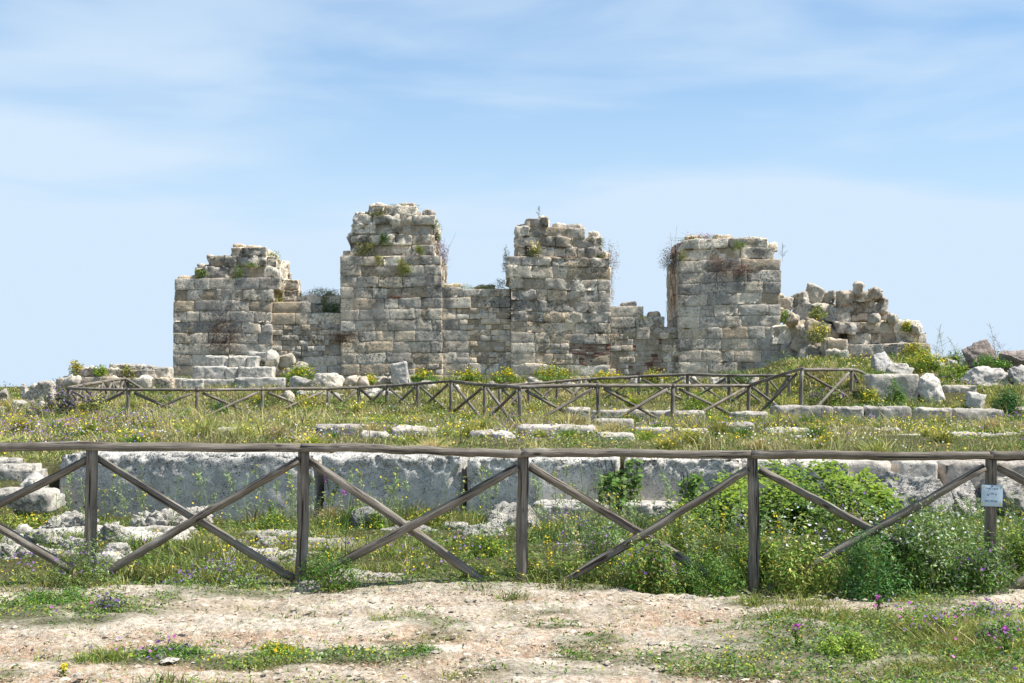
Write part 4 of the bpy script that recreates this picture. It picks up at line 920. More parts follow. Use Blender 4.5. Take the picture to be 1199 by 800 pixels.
flowers('yellow_meadow_flowers', 15000, 18.7, 53, .06, .30, fs, YEL, lambda x, y: (.10 + .9 * sstep(.1, .6, fbm2(x, y, .8, 3, 91) + .45 * sstep(9, 12, x))) * .75, 1.25)
flowers('white_meadow_flowers', 7000, 18.7, 50, .08, .28, fs, WH, lambda x, y: sstep(.2, .6, fbm2(x, y, .9, 3, 92) + .15 * (x < -2)), 1.2)
flowers('purple_meadow_flowers', 16000, 20, 47, .08, .34, fs, PUR, lambda x, y: sstep(.25, .8, fbm2(x, y, .6, 3, 93) + 1.0 * (1 - sstep(-12, -7, x * 38 / y)) - .1) * .8 + .02, 1.1)
flowers('yellow_strip_flowers', 7000, 11, 17.8, .06, .22, .010, YEL, lambda x, y: d2(x, y) * (.15 + sstep(.1, .6, fbm2(x, y, 1.1, 3, 94))), 1.1)
flowers('yellow_path_flowers', 5000, 7.2, 11, .03, .07, .006, YEL, lambda x, y: sstep(.4, .9, cover(x, y)) * sstep(.1, .5, fbm2(x, y, 1.7, 3, 95)), 1.1)
flowers('purple_strip_flowers', 3000, 10.9, 13.5, .08, .25, .012, PUR, lambda x, y: d2(x, y) * sstep(.0, .5, fbm2(x, y, .9, 3, 96)) * (1 - .6 * ((x > -2.2) & (x < .2))), 1.1, True)
flowers('white_strip_flowers', 1500, 10.9, 14.5, .3, .5, .014, [(.8, .78, .8), (.72, .62, .74)], lambda x, y: sstep(1.6, 3.2, x) * sstep(-.1, .4, fbm2(x, y, 1.2, 3, 97)), 1.1, True)
flowers('purple_path_flowers', 4200, 7.1, 10.0, .05, .16, .011, PUR + PINK + PINK, lambda x, y: sstep(2.2, 3.2, x) * (.15 + .85 * sstep(0, .5, fbm2(x, y, 1.5, 3, 98))) + .5 * sstep(.6, .9, cover(x, y)) * (x < -1.6) * .3, 1.1, True)

# pebbles on the path
def pebbles():
    n = 15000; x, y = fan(n, 7.0, 11.2, 1.1); keep = (rng.uniform(0, 1, n) < (1 - cover(x, y)) * (.35 + .65 * sstep(-.2, .5, fbm2(x, y, 1.1, 3, 65)))); x, y = x[keep], y[keep]; n = len(x)
    base = np.array([[1, 0, 0], [0, 1, 0], [-1, 0, 0], [0, -1, 0], [.1, .1, 1], [0, 0, -.5], [.7, .7, .35], [-.7, .7, .4], [-.7, -.7, .3], [.7, -.7, .35]], float)
    F_ = np.array([[0, 6, 4], [6, 1, 4], [1, 7, 4], [7, 2, 4], [2, 8, 4], [8, 3, 4], [3, 9, 4], [9, 0, 4]])
    s = rng.lognormal(math.log(.0075), .55, n); an = rng.uniform(0, 6.28, n)
    S = np.stack([s * rng.uniform(.8, 1.5, n), s * rng.uniform(.8, 1.3, n), s * rng.uniform(.4, .8, n)], 1)
    Vb = base[None] * (1 + rng.normal(0, .14, (n, 10, 1))) * S[:, None]
    ca, sa = np.cos(an)[:, None], np.sin(an)[:, None]
    V = np.stack([Vb[..., 0] * ca - Vb[..., 1] * sa + x[:, None], Vb[..., 0] * sa + Vb[..., 1] * ca + y[:, None], Vb[..., 2] + terrain(x, y)[:, None] + .006 + s[:, None] * .2], -1).reshape(-1, 3)
    Tt = (np.arange(n)[:, None, None] * 10 + F_[None]).reshape(-1, 3)
    C = np.repeat(vary((.54, .48, .40), n, .35, .05), 10, 0)
    tag(build('gravel', V, None, Tt, M_PALE, None, C, False, (0, 9, 0)), None, None, None, 'stuff')
pebbles()
# a few larger path stones
for i, (a, b, c, d, lab) in enumerate([(756, 772, 697, 706, 'white stone at the path edge below the fourth post bay'), (800, 818, 697, 707, 'beige knobbly stone right of the small white path stone'), (990, 1006, 694, 703, 'lone white stone before the feathery green plant'),
        (868, 894, 745, 753, 'flat white stone half sunk in the right turf'), (842, 876, 782, 790, 'low pale stone near the bottom edge'), (846, 872, 790, 800, 'pale stone cut by the bottom edge of the picture'), (745, 766, 776, 784, 'small pale stone in the bare ground right of centre'),
        (642, 660, 692, 698, 'small stone at the foot of the long brace'), (452, 466, 690, 698, 'small stone beside the flat white rock slab')]):
    D = EYE * FPX / ((c + d) / 2 - HOR + .01); rock(a, b, c, d, D, lab, 'stone', col=(.62, .57, .50), sink=.02, mat=M_OUT, depth=(b - a) / FPX * D * .8, foot=False)

# --- individual plants
def merge(parts):
    V, Q, Tt, C, n = [], [], [], [], 0
    for (v, q, t, c) in parts:
        V.append(v); C.append(c)
        if q is not None: Q.append(q + n)
        if t is not None: Tt.append(t + n)
        n += len(v)
    return np.concatenate(V), (np.concatenate(Q) if Q else None), (np.concatenate(Tt) if Tt else None), np.concatenate(C)
def stems_geo(P0, P1, wd, col):
    """thin flat crossed stems from P0 to P1"""
    n = len(P0); d = P1 - P0; s = np.cross(d, rng.normal(size=(n, 3))); s /= np.maximum(np.linalg.norm(s, axis=1, keepdims=True), 1e-6); t = np.cross(d, s); t /= np.maximum(np.linalg.norm(t, axis=1, keepdims=True), 1e-6)
    w2 = np.broadcast_to(np.asarray(wd), (n,))[:, None] / 2
    V = np.stack([P0 - s * w2, P0 + s * w2, P1 + s * w2 * .5, P1 - s * w2 * .5, P0 - t * w2, P0 + t * w2, P1 + t * w2 * .5, P1 - t * w2 * .5], 1).reshape(-1, 3)
    k = np.arange(n)[:, None] * 8; Q = np.concatenate([k + np.array([0, 1, 2, 3]), k + np.array([4, 5, 6, 7])])
    return V, Q, None, np.repeat(vary(col, n, .15, .05), 8, 0)
def bush_geo(w_, d_, h_, nl, ls, cols, clumps=14, asp=.4, up=.4, fill=.35):
    """leafy mound around origin, z from 0 up: clumps on a dome"""
    c = rng.normal(size=(clumps, 3)); c /= np.linalg.norm(c, axis=1, keepdims=True); c[:, 2] = np.abs(c[:, 2]); c *= rng.uniform(.45, .85, (clumps, 1))
    i = rng.integers(0, clumps, nl); off = rng.normal(0, 1, (nl, 3)); off /= np.linalg.norm(off, axis=1, keepdims=True); rad = rng.uniform(0, 1, (nl, 1)) ** fill
    cs = rng.uniform(.22, .42, clumps)
    P = c[i] + off * rad * cs[i][:, None]; P[:, 2] = np.abs(P[:, 2]); P = P * np.array([w_ / 2, d_ / 2, h_])
    tint = rng.uniform(.7, 1.35, clumps)[i][:, None]
    tint = tint * (1 + .9 * (rng.uniform(0, 1, (nl, 1)) < .12)); cols = [np.array(q) for q in cols]
    col = vary(np.array(cols)[rng.integers(0, len(cols), nl)] * tint, nl, .25, .08)
    V, Tt, C = leaves(P, np.full(nl, ls), col, up, asp=asp, Nrm=off * .8)
    ns = max(6, clumps); S = stems_geo(np.zeros((ns, 3)) + rng.normal(0, .02, (ns, 3)), (c[np.arange(ns) % clumps]) * np.array([w_ / 2, d_ / 2, h_]), .012, OLIVE)
    return (V, None, Tt, C), S, P
def put(geo, name, loc, label, cat='plant', group=None, mat=None):
    V, Q, Tt, C = geo; loc = np.array(loc)
    return tag(build(name, V + loc, Q, Tt, mat or M_LEAF, None, C, False, loc), label, cat, group)
def petals_geo(P, s, cols):
    n = len(P); V, Tt, C = leaves(P, np.full(n, s), vary(np.array(cols)[rng.integers(0, len(cols), n)], n, .15, .05), .2, asp=.8); return (V, None, Tt, C)

tufts = []
for i in range(6):
    c0 = [LIME * .9, OLIVE, GREEN, STRAW * .8, DGREEN * 1.7, LIME * .6 + STRAW * .3][i]; n = 210
    a = rng.uniform(0, 6.28, n); rr = np.abs(rng.normal(0, .13, n)); bx, by = np.cos(a) * rr, np.sin(a) * rr * .8; hh = rng.uniform(.35, 1, n) * .42
    V, Q, Tt, C = blades(bx, by, np.zeros(n), hh, np.full(n, .020), vary(c0, n, .35, .1), vary(c0 * 1.2, n, .3, .1), .45)
    V = V.reshape(-1, 5, 3); V[:, 4, 0] += bx * 1.1; V[:, 4, 1] += by * 1.1; V = V.reshape(-1, 3)
    P = np.stack([rng.normal(0, .16, 260), rng.normal(0, .13, 260), np.abs(rng.normal(.12, .1, 260))], 1); lv = leaves(P, np.full(260, .028), vary(c0 * .8, 260, .4, .1), .5, asp=.3)
    parts = [(V, Q, Tt, C), (lv[0], None, lv[1], lv[2])]
    if i in (0, 1, 4):
        P = np.stack([rng.normal(0, .17, 26), rng.normal(0, .14, 26), rng.uniform(.2, .42, 26)], 1); lv = leaves(P, np.full(26, .024), vary([YEL, YEL, 0, 0, PUR][i][0], 26, .15, .05), .2, asp=.8); parts.append((lv[0], None, lv[1], lv[2]))
    tufts.append(merge(parts))
tr = random.Random(9); protos = {}
LB_ = ['bright lime weed tuft with yellow flowers in the meadow', 'olive weed tuft with yellow flowers in the meadow', 'fresh green weed tuft in the meadow', 'dry straw coloured grass tuft in the meadow', 'dark green tuft with violet flowers in the meadow', 'yellowing grass tuft in the meadow']
for q in range(230):
    i = tr.choice([0, 1, 1, 2, 3, 3, 4, 5, 5]); D = tr.choice([19.4, 22, 25, 28, 31, 34, 37, 40, 43, 46]) + tr.uniform(-1.5, 1.5); px = tr.uniform(-20, 1220); x = X(px, D)
    if D < 30 and tr.random() < .35: continue
    loc = (x, D, T(x, D) - .03); sc = tr.uniform(.6, 1.15) * (.72 if D < 24 else .9 if D < 30 else 1.0)
    if i not in protos:
        o = put((tufts[i][0], tufts[i][1], tufts[i][2], tufts[i][3]), 'weed_tuft', (0, 0, 0), LB_[i], 'weeds', ['lime', 'olive', 'green', 'straw', 'violet', 'yellowing'][i] + ' weed tufts in the meadow'); protos[i] = o
        o.location = loc; o.scale = (sc, sc, sc)
    else: clone(protos[i], loc, tr.uniform(0, 6.28), (sc * tr.uniform(.9, 1.7), sc * 1.1, sc))
# the ivy bush over the wall
def ivy():
    n = 34000; D = 17.4
    px = rng.uniform(792, 1034, n); t = rng.uniform(0, 1, n) 
    top = np.interp(px, [792, 830, 870, 910, 960, 1000, 1034], [600, 575, 556, 549, 548, 558, 590]) + 7 * np.sin(px * .11) + 5 * np.sin(px * .31 + 1) + rng.exponential(2.5, n) * -1
    bot = np.interp(px, [792, 840, 1000, 1034], [625, 655, 655, 625])
    py = top + (bot - top) * t ** .9
    bul = np.sqrt(np.clip(1 - ((px - 915) / 128) ** 2, 0, 1)); prof = np.interp(t, [0, .12, .3, .5, .75, 1], [0, .6, 1, .8, .35, .2]); dd = D - bul * 1.7 * prof - .1 + .30 * fbm(np.stack([px, py, px * 0], 1), .04, 3, 4)
    P = np.stack([X(px, D), dd, Z(py, D)], 1) + rng.normal(0, .035, (n, 3))
    P[: n // 7] += rng.normal(0, .07, (n // 7, 3))
    mix = np.clip(rng.uniform(0, 1, (n, 1)) * .8 + .2 * rng.normal(0, 1, (n, 1)) + .3 * fbm(np.stack([px, py, px * 0], 1), .05, 2, 9)[:, None] - .10 + .95 * sstep(.12, .5, t)[:, None], 0, 1); col = DGREEN * 1.1 * mix + np.array([.25, .35, .025]) * (1 - mix); col = vary(col, n, .2, .08)  # lower leaves darker: shade below the bright fringe put into their colour
    V, Tt, C = leaves(P, np.full(n, .029), col, .5, asp=.75, Nrm=np.array([0, -.35, .6]))
    o = build('ivy_bush', V, None, Tt, M_LEAF, None, C, False)
    tag(o, 'big bright green ivy bush spilling over the block wall behind the fourth post', 'bush')
    m = 60; a = rng.uniform(810, 1020, m); P0 = np.stack([X(a, D) * 1.0, np.full(m, D - .2), np.full(m, -.1)], 1); P1 = np.stack([X(a + rng.normal(0, 18, m), D), np.full(m, D - .25), Z(np.full(m, 590.), D)], 1)
    v, q, t_, c = stems_geo(P0, P1, .02, (.12, .08, .05)); build('stem', v, q, None, M_LEAF, o, c)
    # the hollow under the overhang is darkened by leaf colour only
ivy()
def strand(px0, px1, top, bot, D, n, label):
    px = rng.uniform(px0, px1, n); py = rng.uniform(top, bot, n); k = fbm(np.stack([px, py, px * 0], 1), .05, 3, 6) > -.15; px, py = px[k], py[k]; n = len(px)
    P = np.stack([X(px, D), D - rng.uniform(.02, .16, n), Z(py, D)], 1)
    V, Tt, C = leaves(P, np.full(n, .036), vary(np.array([.12, .21, .035]), n, .4, .12), .3, asp=.7, Nrm=np.array([0, -.7, .3]))
    S = stems_geo(np.stack([X(rng.uniform(px0 + 8, px1 - 8, 8), D), np.full(8, D - .05), np.full(8, Z(bot, D))], 1), np.stack([X(rng.uniform(px0, px1, 8), D), np.full(8, D - .05), np.full(8, Z(top, D))], 1), .015, (.12, .08, .05))
    V, Q, Tt, C = merge([(V, None, Tt, C), S]); tag(build('ivy', V, Q, Tt, M_LEAF, None, C, False), label, 'ivy')
strand(700, 750, 538, 604, 17.72, 620, 'loose strand of ivy hanging over the pale block')
strand(793, 822, 552, 592, 17.66, 150, 'small sprig of ivy on the pitted block')
strand(716, 732, 560, 640, 17.25, 170, 'narrow trail of ivy reaching down the footing blocks')

# knee-high bushes near the fence and across the site (px, py base, width px, height px, D, kind, label)
PUR2 = [(.20, .12, .30), (.26, .16, .34)]
BU = [(30, 606, 90, 22, 16.4, [GREEN, OLIVE], 1600, .018, .35, 'weeds covering the foot of the left step slabs', YEL),
      (90, 612, 70, 26, 16.6, [GREEN, SILV * .8], 1500, .018, .35, 'thin weeds at the left end of the block wall', None),
      (215, 614, 80, 24, 16.6, [GREEN, LIME * .7], 1500, .018, .35, 'weeds at the foot of the longest block', YEL),
      (500, 616, 80, 26, 16.8, [GREEN, OLIVE], 1600, .018, .35, 'weeds at the foot of the cracked block', YEL),
      (680, 636, 60, 30, 15.8, [GREEN, SILV * .7], 1400, .018, .35, 'weeds before the footing block right of the middle post', PUR),
      (615, 700, 60, 40, 11.6, [OLIVE, STRAW * .6, GREEN], 1500, .018, .3, 'dry straggly weeds at the foot of the middle post', None),
      (560, 696, 70, 30, 11.4, [GREEN, OLIVE], 1600, .016, .3, 'low weeds at the brace foot left of the middle post', None),
      (760, 702, 90, 74, 10.95, [GREEN, DGREEN * 1.4, OLIVE], 3200, .019, .3, 'weeds under the crossing braces right of the middle post', PUR),
      (1050, 704, 90, 92, 10.9, [GREEN, DGREEN * 1.5], 3400, .019, .3, 'dense green weeds between the feathery plant and the sign', WH),
      (1150, 702, 90, 80, 10.8, [GREEN, SILV * .8, DGREEN * 1.4], 2800, .018, .3, 'weeds in front of the sign post foot', PUR),
      (1180, 782, 90, 46, 8.6, [GREEN, SILV * .8], 3000, .012, .35, 'flowering vetch clump in the bottom right corner', PINK + PUR),
      (1090, 760, 90, 34, 8.9, [GREEN, LIME * .6], 2600, .012, .35, 'low flowering vetch clump in the right turf', PINK + PUR),
      (1150, 738, 80, 26, 9.6, [GREEN, SILV * .7], 2200, .012, .35, 'small vetch clump behind the right turf', PUR),
      (990, 790, 90, 36, 8.2, [LIME, GREEN], 2800, .013, .35, 'yellow green leafy clump near the bottom edge right of centre', None),
      (690, 760, 40, 12, 8.9, [GREEN, DGREEN * 1.5], 900, .010, .35, 'small dark green tuft on the path right of centre', None),
      (60, 700, 110, 22, 10.4, [GREEN, DGREEN * 1.5], 3000, .013, .35, 'green weed mat at the left edge of the path', None),
      (130, 722, 50, 28, 9.8, [GREEN, SILV * .7], 1400, .012, .35, 'leafy weed with violet flowers on the left of the path', PUR),
      (480, 776, 90, 18, 8.4, [DGREEN * 1.7, GREEN], 2400, .011, .35, 'dark green creeping mat on the path left of centre', None),
      (200, 778, 110, 20, 8.4, [GREEN, DGREEN * 1.6], 2800, .011, .35, 'creeping green mat with violet flowers at lower left', PUR),
      (330, 774, 90, 22, 8.4, [GREEN, LIME * .8], 2600, .011, .35, 'creeping green mat with yellow flowers at lower left', YEL),
      (1015, 708, 100, 84, 10.7, [DGREEN * 1.5, (.08, .17, .06)], 4200, .016, .18, 'feathery dark green plant at the path edge left of the sign', None),
      (1105, 700, 130, 118, 11.0, [SILV, GREEN], 3800, .018, .25, 'silvery green bush with white flowers in front of the sign', WH),
      (885, 700, 100, 74, 11.5, [GREEN, GREEN * .7, LIME * .7], 3600, .02, .3, 'dense weeds hiding the foot of the fourth fence post', YEL),
      (1060, 690, 90, 84, 12.6, [SILV * .9, GREEN * .8], 3000, .02, .3, 'pale flowering weeds left of the silvery bush', WH),
      (985, 680, 120, 96, 12.4, [GREEN, OLIVE, GREEN * .6], 3600, .022, .3, 'tall tangled weeds where the last braces cross', PUR),
      (1200, 694, 70, 70, 11.6, [GREEN, LIME * .7], 2400, .02, .3, 'green weeds at the right edge beside the path', None),
      (660, 694, 70, 36, 11.5, [GREEN, OLIVE], 1600, .016, .3, 'low weeds under the long brace right of the middle post', None),
      (945, 704, 110, 88, 10.9, [GREEN, OLIVE], 3400, .02, .25, 'tangled green weeds right of the fourth post', None),
      (1172, 690, 70, 66, 12.0, [OLIVE, SILV], 2000, .018, .25, 'pale weeds around the sign post', None),
      (790, 682, 90, 78, 13.0, [GREEN, OLIVE], 3000, .018, .3, 'weeds with yellow flowers left of the fourth post', YEL),
      (830, 702, 90, 56, 10.95, [GREEN, DGREEN * 1.4], 2600, .016, .3, 'low green weeds under the brace left of the fourth post', None),
      (705, 692, 90, 74, 12.0, [SILV * .8, GREEN], 2400, .016, .25, 'grey green weeds with violet flowers right of the middle post', PUR),
      (385, 700, 90, 56, 11.15, [GREEN, DGREEN * 1.4], 2400, .014, .3, 'dense green weed clump at the foot of the second post', None),
      (95, 690, 90, 60, 11.2, [SILV * .8, GREEN], 1800, .016, .25, 'leafy weeds at the foot of the first post', PUR),
      (255, 694, 130, 42, 11.2, [GREEN, SILV * .7], 2400, .014, .3, 'low leafy weeds along the path between first and second posts', PUR),
      (440, 626, 34, 30, 16.5, [LIME, GREEN], 900, .02, .4, 'bright lime weed clump in front of the cracked block', None),
      (318, 618, 52, 36, 16.5, [LIME, GREEN], 1300, .02, .4, 'bright green weed clump in front of the longest block', None),
      (570, 660, 60, 34, 13.2, [LIME * .9, GREEN], 1500, .017, .3, 'yellow green weeds under the lower brace left of the middle post', None),
      (42, 508, 60, 34, 37, [(.10, .13, .06), (.13, .12, .09)], 3000, .045, .3, 'purple flowering bush at the left edge of the meadow', PUR2 + PUR),
      (72, 492, 46, 38, 39, [(.08, .12, .05), (.10, .10, .08)], 2400, .045, .3, 'dark bush with purple flowers before the low wall', PUR2 + PUR),
      (20, 520, 50, 28, 33, [(.16, .2, .1), OLIVE], 1800, .04, .3, 'greyish weeds with violet flowers at the left edge', PUR),
      (108, 482, 40, 26, 41, [OLIVE, (.15, .17, .07)], 1500, .045, .3, 'purple tinged weeds under the left fence corner', PUR2),
      (1178, 484, 44, 30, 39.0, [(.06, .17, .035), (.05, .13, .03)], 3600, .032, .2, 'round vivid green shrub at the right edge', None),
      (1048, 476, 30, 36, 41.5, [GREEN, DGREEN * 1.3], 1400, .045, .3, 'leafy green bush in front of the weedy grey block', None),
      (1018, 484, 40, 36, 41, [LIME * .8, GREEN], 1600, .045, .3, 'yellow green bush right of the short fence', YEL),
      (1080, 434, 56, 24, 47.5, [LIME, GREEN], 1600, .05, .35, 'green weeds on the rise right of the collapsed tower', YEL),
      (1118, 448, 46, 26, 46.6, [LIME * .9, GREEN], 1500, .05, .35, 'bright green weeds between the skyline rocks', None),
      (1118, 428, 36, 20, 50, [GREEN, DGREEN * 1.4], 900, .05, .35, 'green weeds on the right skyline left of the dark rock', None),
      (1160, 430, 50, 16, 47, [GREEN, DGREEN * 1.3], 900, .05, .35, 'dark weeds under the dark skyline rock', None),
      (968, 478, 50, 30, 42.5, [GREEN, OLIVE], 1500, .045, .35, 'weeds under the peak of the rear fence', PUR),
      (815, 488, 50, 30, 40.5, [GREEN, LIME * .8], 1300, .045, .35, 'green bush between the two rear fences', None),
      (350, 448, 54, 24, 51, [(.10, .22, .03), LIME], 2000, .045, .35, 'bright green weeds with yellow flowers right of the block pile', YEL),
      (300, 474, 30, 14, 47.4, [GREEN, OLIVE], 700, .045, .35, 'yellow flowering tuft under the fence before the block pile', YEL),
      (90, 440, 22, 20, 50.6, [OLIVE, (.16, .18, .05)], 900, .04, .35, 'olive tuft on the left end of the low wall', YEL),
      (150, 443, 26, 18, 50.6, [(.24, .24, .07), OLIVE], 1000, .04, .35, 'yellowish bush on top of the low wall', None),
      (118, 440, 24, 14, 50.4, [LIME, GREEN], 700, .04, .35, 'green tuft on the low wall left of the yellowish bush', None),
      (495, 447, 40, 15, 51, [GREEN, DGREEN * 1.5], 1000, .045, .35, 'weeds with yellow flowers at the foot of the tallest tower', YEL),
      (545, 446, 50, 15, 51.5, [GREEN, LIME * .8], 1200, .045, .35, 'weeds with yellow flowers at the foot of the middle wall', YEL),
      (592, 447, 44, 18, 51, [GREEN, LIME * .8], 1200, .045, .35, 'yellow flowering weeds left of the third tower foot', YEL),
      (650, 447, 60, 20, 51, [LIME * .8, GREEN], 1500, .045, .35, 'yellow flowering weeds at the foot of the third tower', YEL),
      (710, 448, 44, 16, 51, [LIME * .8, OLIVE], 1000, .045, .35, 'yellow flowering weeds before the brick patch', YEL),
      (770, 450, 50, 18, 50.5, [OLIVE, GREEN], 1000, .045, .35, 'straggly weeds between third and fourth towers', YEL),
      (870, 448, 50, 20, 51, [SILV * .8, GREEN], 1000, .045, .35, 'pale green weeds at the foot of the fourth tower', None),
      (430, 450, 40, 12, 50.9, [GREEN, LIME], 700, .045, .35, 'green weeds among the stones left of the leaning block', YEL),
      (958, 372, 26, 16, 54.6, [(.14, .18, .05), OLIVE], 700, .05, .35, 'olive weeds in the rubble heap', None),
      (960, 400, 34, 26, 54.0, [(.16, .18, .05), OLIVE], 1200, .05, .35, 'yellow flowered weeds in the lower rubble heap', YEL),
      (958, 442, 24, 30, 53.4, [GREEN, LIME * .7], 1000, .05, .35, 'green weeds growing up beside the short pier', YEL),
      (918, 378, 16, 20, 54.6, [LIME, GREEN], 600, .045, .35, 'lime green weeds against the right side of the fourth tower', None),
      (1062, 388, 20, 14, 54.4, [GREEN, LIME], 600, .04, .35, 'green tuft on the right steps of the collapsed tower', YEL),
      (1045, 378, 24, 10, 54.6, [OLIVE, LIME], 500, .04, .35, 'thin tuft on the shoulder of the collapsed tower', None),
      (1072, 420, 40, 22, 53.2, [LIME * .8, OLIVE], 1200, .05, .35, 'yellow flowering weeds at the right foot of the collapsed tower', YEL)]
for (px, py, wp, hp, D, cols, nl, ls, fill, lab, fl) in BU:
    mpx = D / FPX; g, S, P = bush_geo(wp * mpx, wp * mpx * .8, hp * mpx, nl, ls, cols, clumps=26, asp=.30, fill=fill)
    x, z = X(px, D), Z(py, D); near = D < 20
    if near: z = T(x, D) - .02
    o = put(merge([g, S]), 'bush' if 'bush' in lab or 'shrub' in lab else 'weed_clump', (x, D, z), lab, 'bush' if 'bush' in lab or 'shrub' in lab else 'weeds')
    if fl is not None:
        Pf = P[P[:, 2] > .35 * hp * mpx]; Pf = Pf[rng.integers(0, len(Pf), (70 if near else 160))] * np.array([1.03, 1.08, 1.06]) - np.array([0, .02, 0])
        V, q, Tt, C = petals_geo(Pf, .013 if near else .032, fl); build('blossoms', V + np.array((x, D, z)), None, Tt, M_PETAL, o, C)

# plants rooted in the ruin: (px, py centre, w, h, D, colours, label)
BRN = [(.20, .12, .08), (.26, .17, .10)]
WP = [(503, 297, 9, 20, 55.0, [(.16, .10, .05), OLIVE], 'brown green tuft'),
      (449, 281, 11, 15, 55.1, [(.06, .16, .03), GREEN], 'vivid green plant growing in the upper front of the tallest tower'), (427, 293, 22, 13, 55.1, [(.12, .13, .05), OLIVE], 'olive plant in the upper left of the tallest tower'),
      (491, 293, 9, 13, 55.1, [OLIVE, GREEN], 'small olive plant in the upper right of the tallest tower'), (473, 314, 14, 17, 54.95, [OLIVE, LIME * .8], 'yellow green plant in the crack of the tallest tower'), (445, 305, 9, 10, 54.95, [OLIVE, OLIVE], 'little olive tuft left of the crack of the tallest tower'),
      (512, 273, 8, 14, 56.2, [(.10, .2, .04), GREEN], 'green sprig sticking out of the right edge of the tallest tower'), (516, 302, 16, 34, 56.2, [(.22, .09, .08), (.3, .14, .1)], 'reddish brown hanging plant on the right side of the tallest tower'),
      (470, 241, 30, 5, 56, [OLIVE, STRAW * .6], 'dry grass on the very top of the tallest tower'), (441, 251, 18, 6, 55.3, [OLIVE, (.14, .15, .05)], 'olive tuft on the top left of the tallest tower'),
      (322, 303, 14, 12, 55.8, [(.12, .2, .05), GREEN], 'green plant on the top right of the leftmost tower'), (277, 324, 12, 22, 55.1, [GREEN, LIME * .7], 'green trailing plant on the front of the leftmost tower'), (236, 321, 14, 11, 55.1, [DGREEN * 1.5, OLIVE], 'dark green plant in the left notch of the leftmost tower'),
      (296, 311, 14, 5, 55.0, [LIME, GREEN], 'low bright tuft on a ledge of the leftmost tower'), (262, 386, 30, 46, 54.85, [(.09, .06, .05), (.13, .09, .07)], 'dead black brown bush hanging on the leftmost tower'), (405, 396, 30, 11, 54.85, [(.13, .09, .06), (.1, .07, .05)], 'dead dark brush on the foot of the tallest tower'),
      (376, 344, 40, 12, 56.5, [GREEN, OLIVE], 'green plants on top of the first low wall'), (388, 361, 18, 24, 56.0, [DGREEN * 1.3, GREEN], 'dark green plant in the corner beside the tallest tower'), (325, 346, 10, 18, 55.6, [OLIVE, LIME], 'yellowish plant behind the step of the leftmost tower'),
      (545, 337, 50, 7, 56, [OLIVE, LIME * .8], 'thin grass on top of the middle wall'), (587, 334, 10, 10, 56.5, [GREEN, (.12, .18, .08)], 'small bushy tuft against the left side of the third tower'), (570, 337, 16, 8, 56, [LIME * .8, OLIVE], 'green tuft on the middle wall'),
      (625, 295, 12, 12, 55.1, [LIME * .8, OLIVE], 'yellow flowered plant high on the front of the third tower'), (696, 287, 18, 12, 55.4, [OLIVE, (.14, .15, .06)], 'olive plant on the top right of the third tower'), (704, 299, 10, 14, 55.2, [GREEN, OLIVE], 'green plant on the upper right edge of the third tower'),
      (714, 322, 14, 50, 55.6, [(.28, .20, .13), (.34, .27, .17)], 'dry brown grass hanging on the right edge of the third tower'), (594, 306, 9, 24, 55.5, [(.16, .14, .07), (.24, .16, .1)], 'brown tuft on the left edge of the third tower'),
      (666, 434, 20, 14, 54.7, [OLIVE, LIME * .7], 'green weed climbing at the foot of the third tower'), (655, 272, 24, 5, 55.5, [OLIVE, LIME * .8], 'thin green tuft near the top of the third tower'),
      (787, 332, 15, 62, 56.0, [(.28, .17, .10), (.22, .14, .09), (.33, .24, .15)], 'thick brown root mat covering the left side of the fourth tower'), (788, 303, 22, 16, 55.8, [(.24, .17, .1), (.2, .18, .09)], 'brown and pink flowered clump at the top left of the fourth tower'),
      (855, 312, 34, 16, 54.9, [(.22, .14, .12), (.28, .2, .15)], 'reddish dead brush on the upper front of the fourth tower'), (866, 288, 14, 8, 55.0, [LIME, GREEN], 'bright green tuft on top of the fourth tower'),
      (818, 280, 34, 7, 55.8, [OLIVE, (.2, .16, .14)], 'low pink flowering plants on top of the fourth tower'), (800, 300, 8, 10, 55, [OLIVE, OLIVE], 'olive tuft on the top left ledge of the fourth tower'),
      (754, 372, 12, 5, 55.2, [OLIVE, LIME], 'tiny tuft on the step of the third low wall')]
WP[0] = (509, 262, 8, 8, 55.4, [OLIVE, GREEN], 'small olive tuft at the top right of the tallest tower')
for (px, py, wp, hp, D, cols, lab) in WP:
    D = D - .02; mpx = D / FPX; nl = int(np.clip(wp * hp * 3.2, 120, 2200)); th = min(.5, wp * mpx)
    i = rng.integers(0, 9, nl); cc = np.stack([rng.uniform(-.5, .5, 9) * wp, rng.uniform(-1, 1, 9) * .15, rng.uniform(-.5, .5, 9) * hp], 1)
    P = cc[i] + rng.normal(0, 1, (nl, 3)) * np.array([wp * .16, .12, hp * .16]); P = P * np.array([mpx, th, mpx])
    V, Tt, C = leaves(P, np.full(nl, .032), vary(np.array(cols)[rng.integers(0, len(cols), nl)], nl, .3, .1), .3, asp=.3)
    ns = 26; q0 = rng.normal(0, 1, (ns, 3)) * np.array([wp * .2 * mpx, .05, hp * .2 * mpx]); S = stems_geo(q0, q0 + rng.normal(0, 1, (ns, 3)) * np.array([wp * .3 * mpx, .1, hp * .3 * mpx]) + np.array([0, -.03, .02]), .012, np.array(cols[0]) * .8)
    o = put(merge([(V, None, Tt, C), S]), 'wall_plant', (X(px, D), D, Z(py, D)), lab)
    if 'pink' in lab or 'yellow flowered' in lab:
        P = np.stack([rng.uniform(-.5, .5, 40) * wp, rng.normal(0, .6, 40), rng.uniform(0, 1.1, 40) * hp], 1) * np.array([mpx, .1, mpx]) + np.array([X(px, D), D - .1, Z(py, D)])
        V, q, Tt, C = petals_geo(P, .03, [(.5, .15, .3), (.55, .3, .42)] if 'pink' in lab else YEL); build('blossoms', V, None, Tt, M_PETAL, o, C)

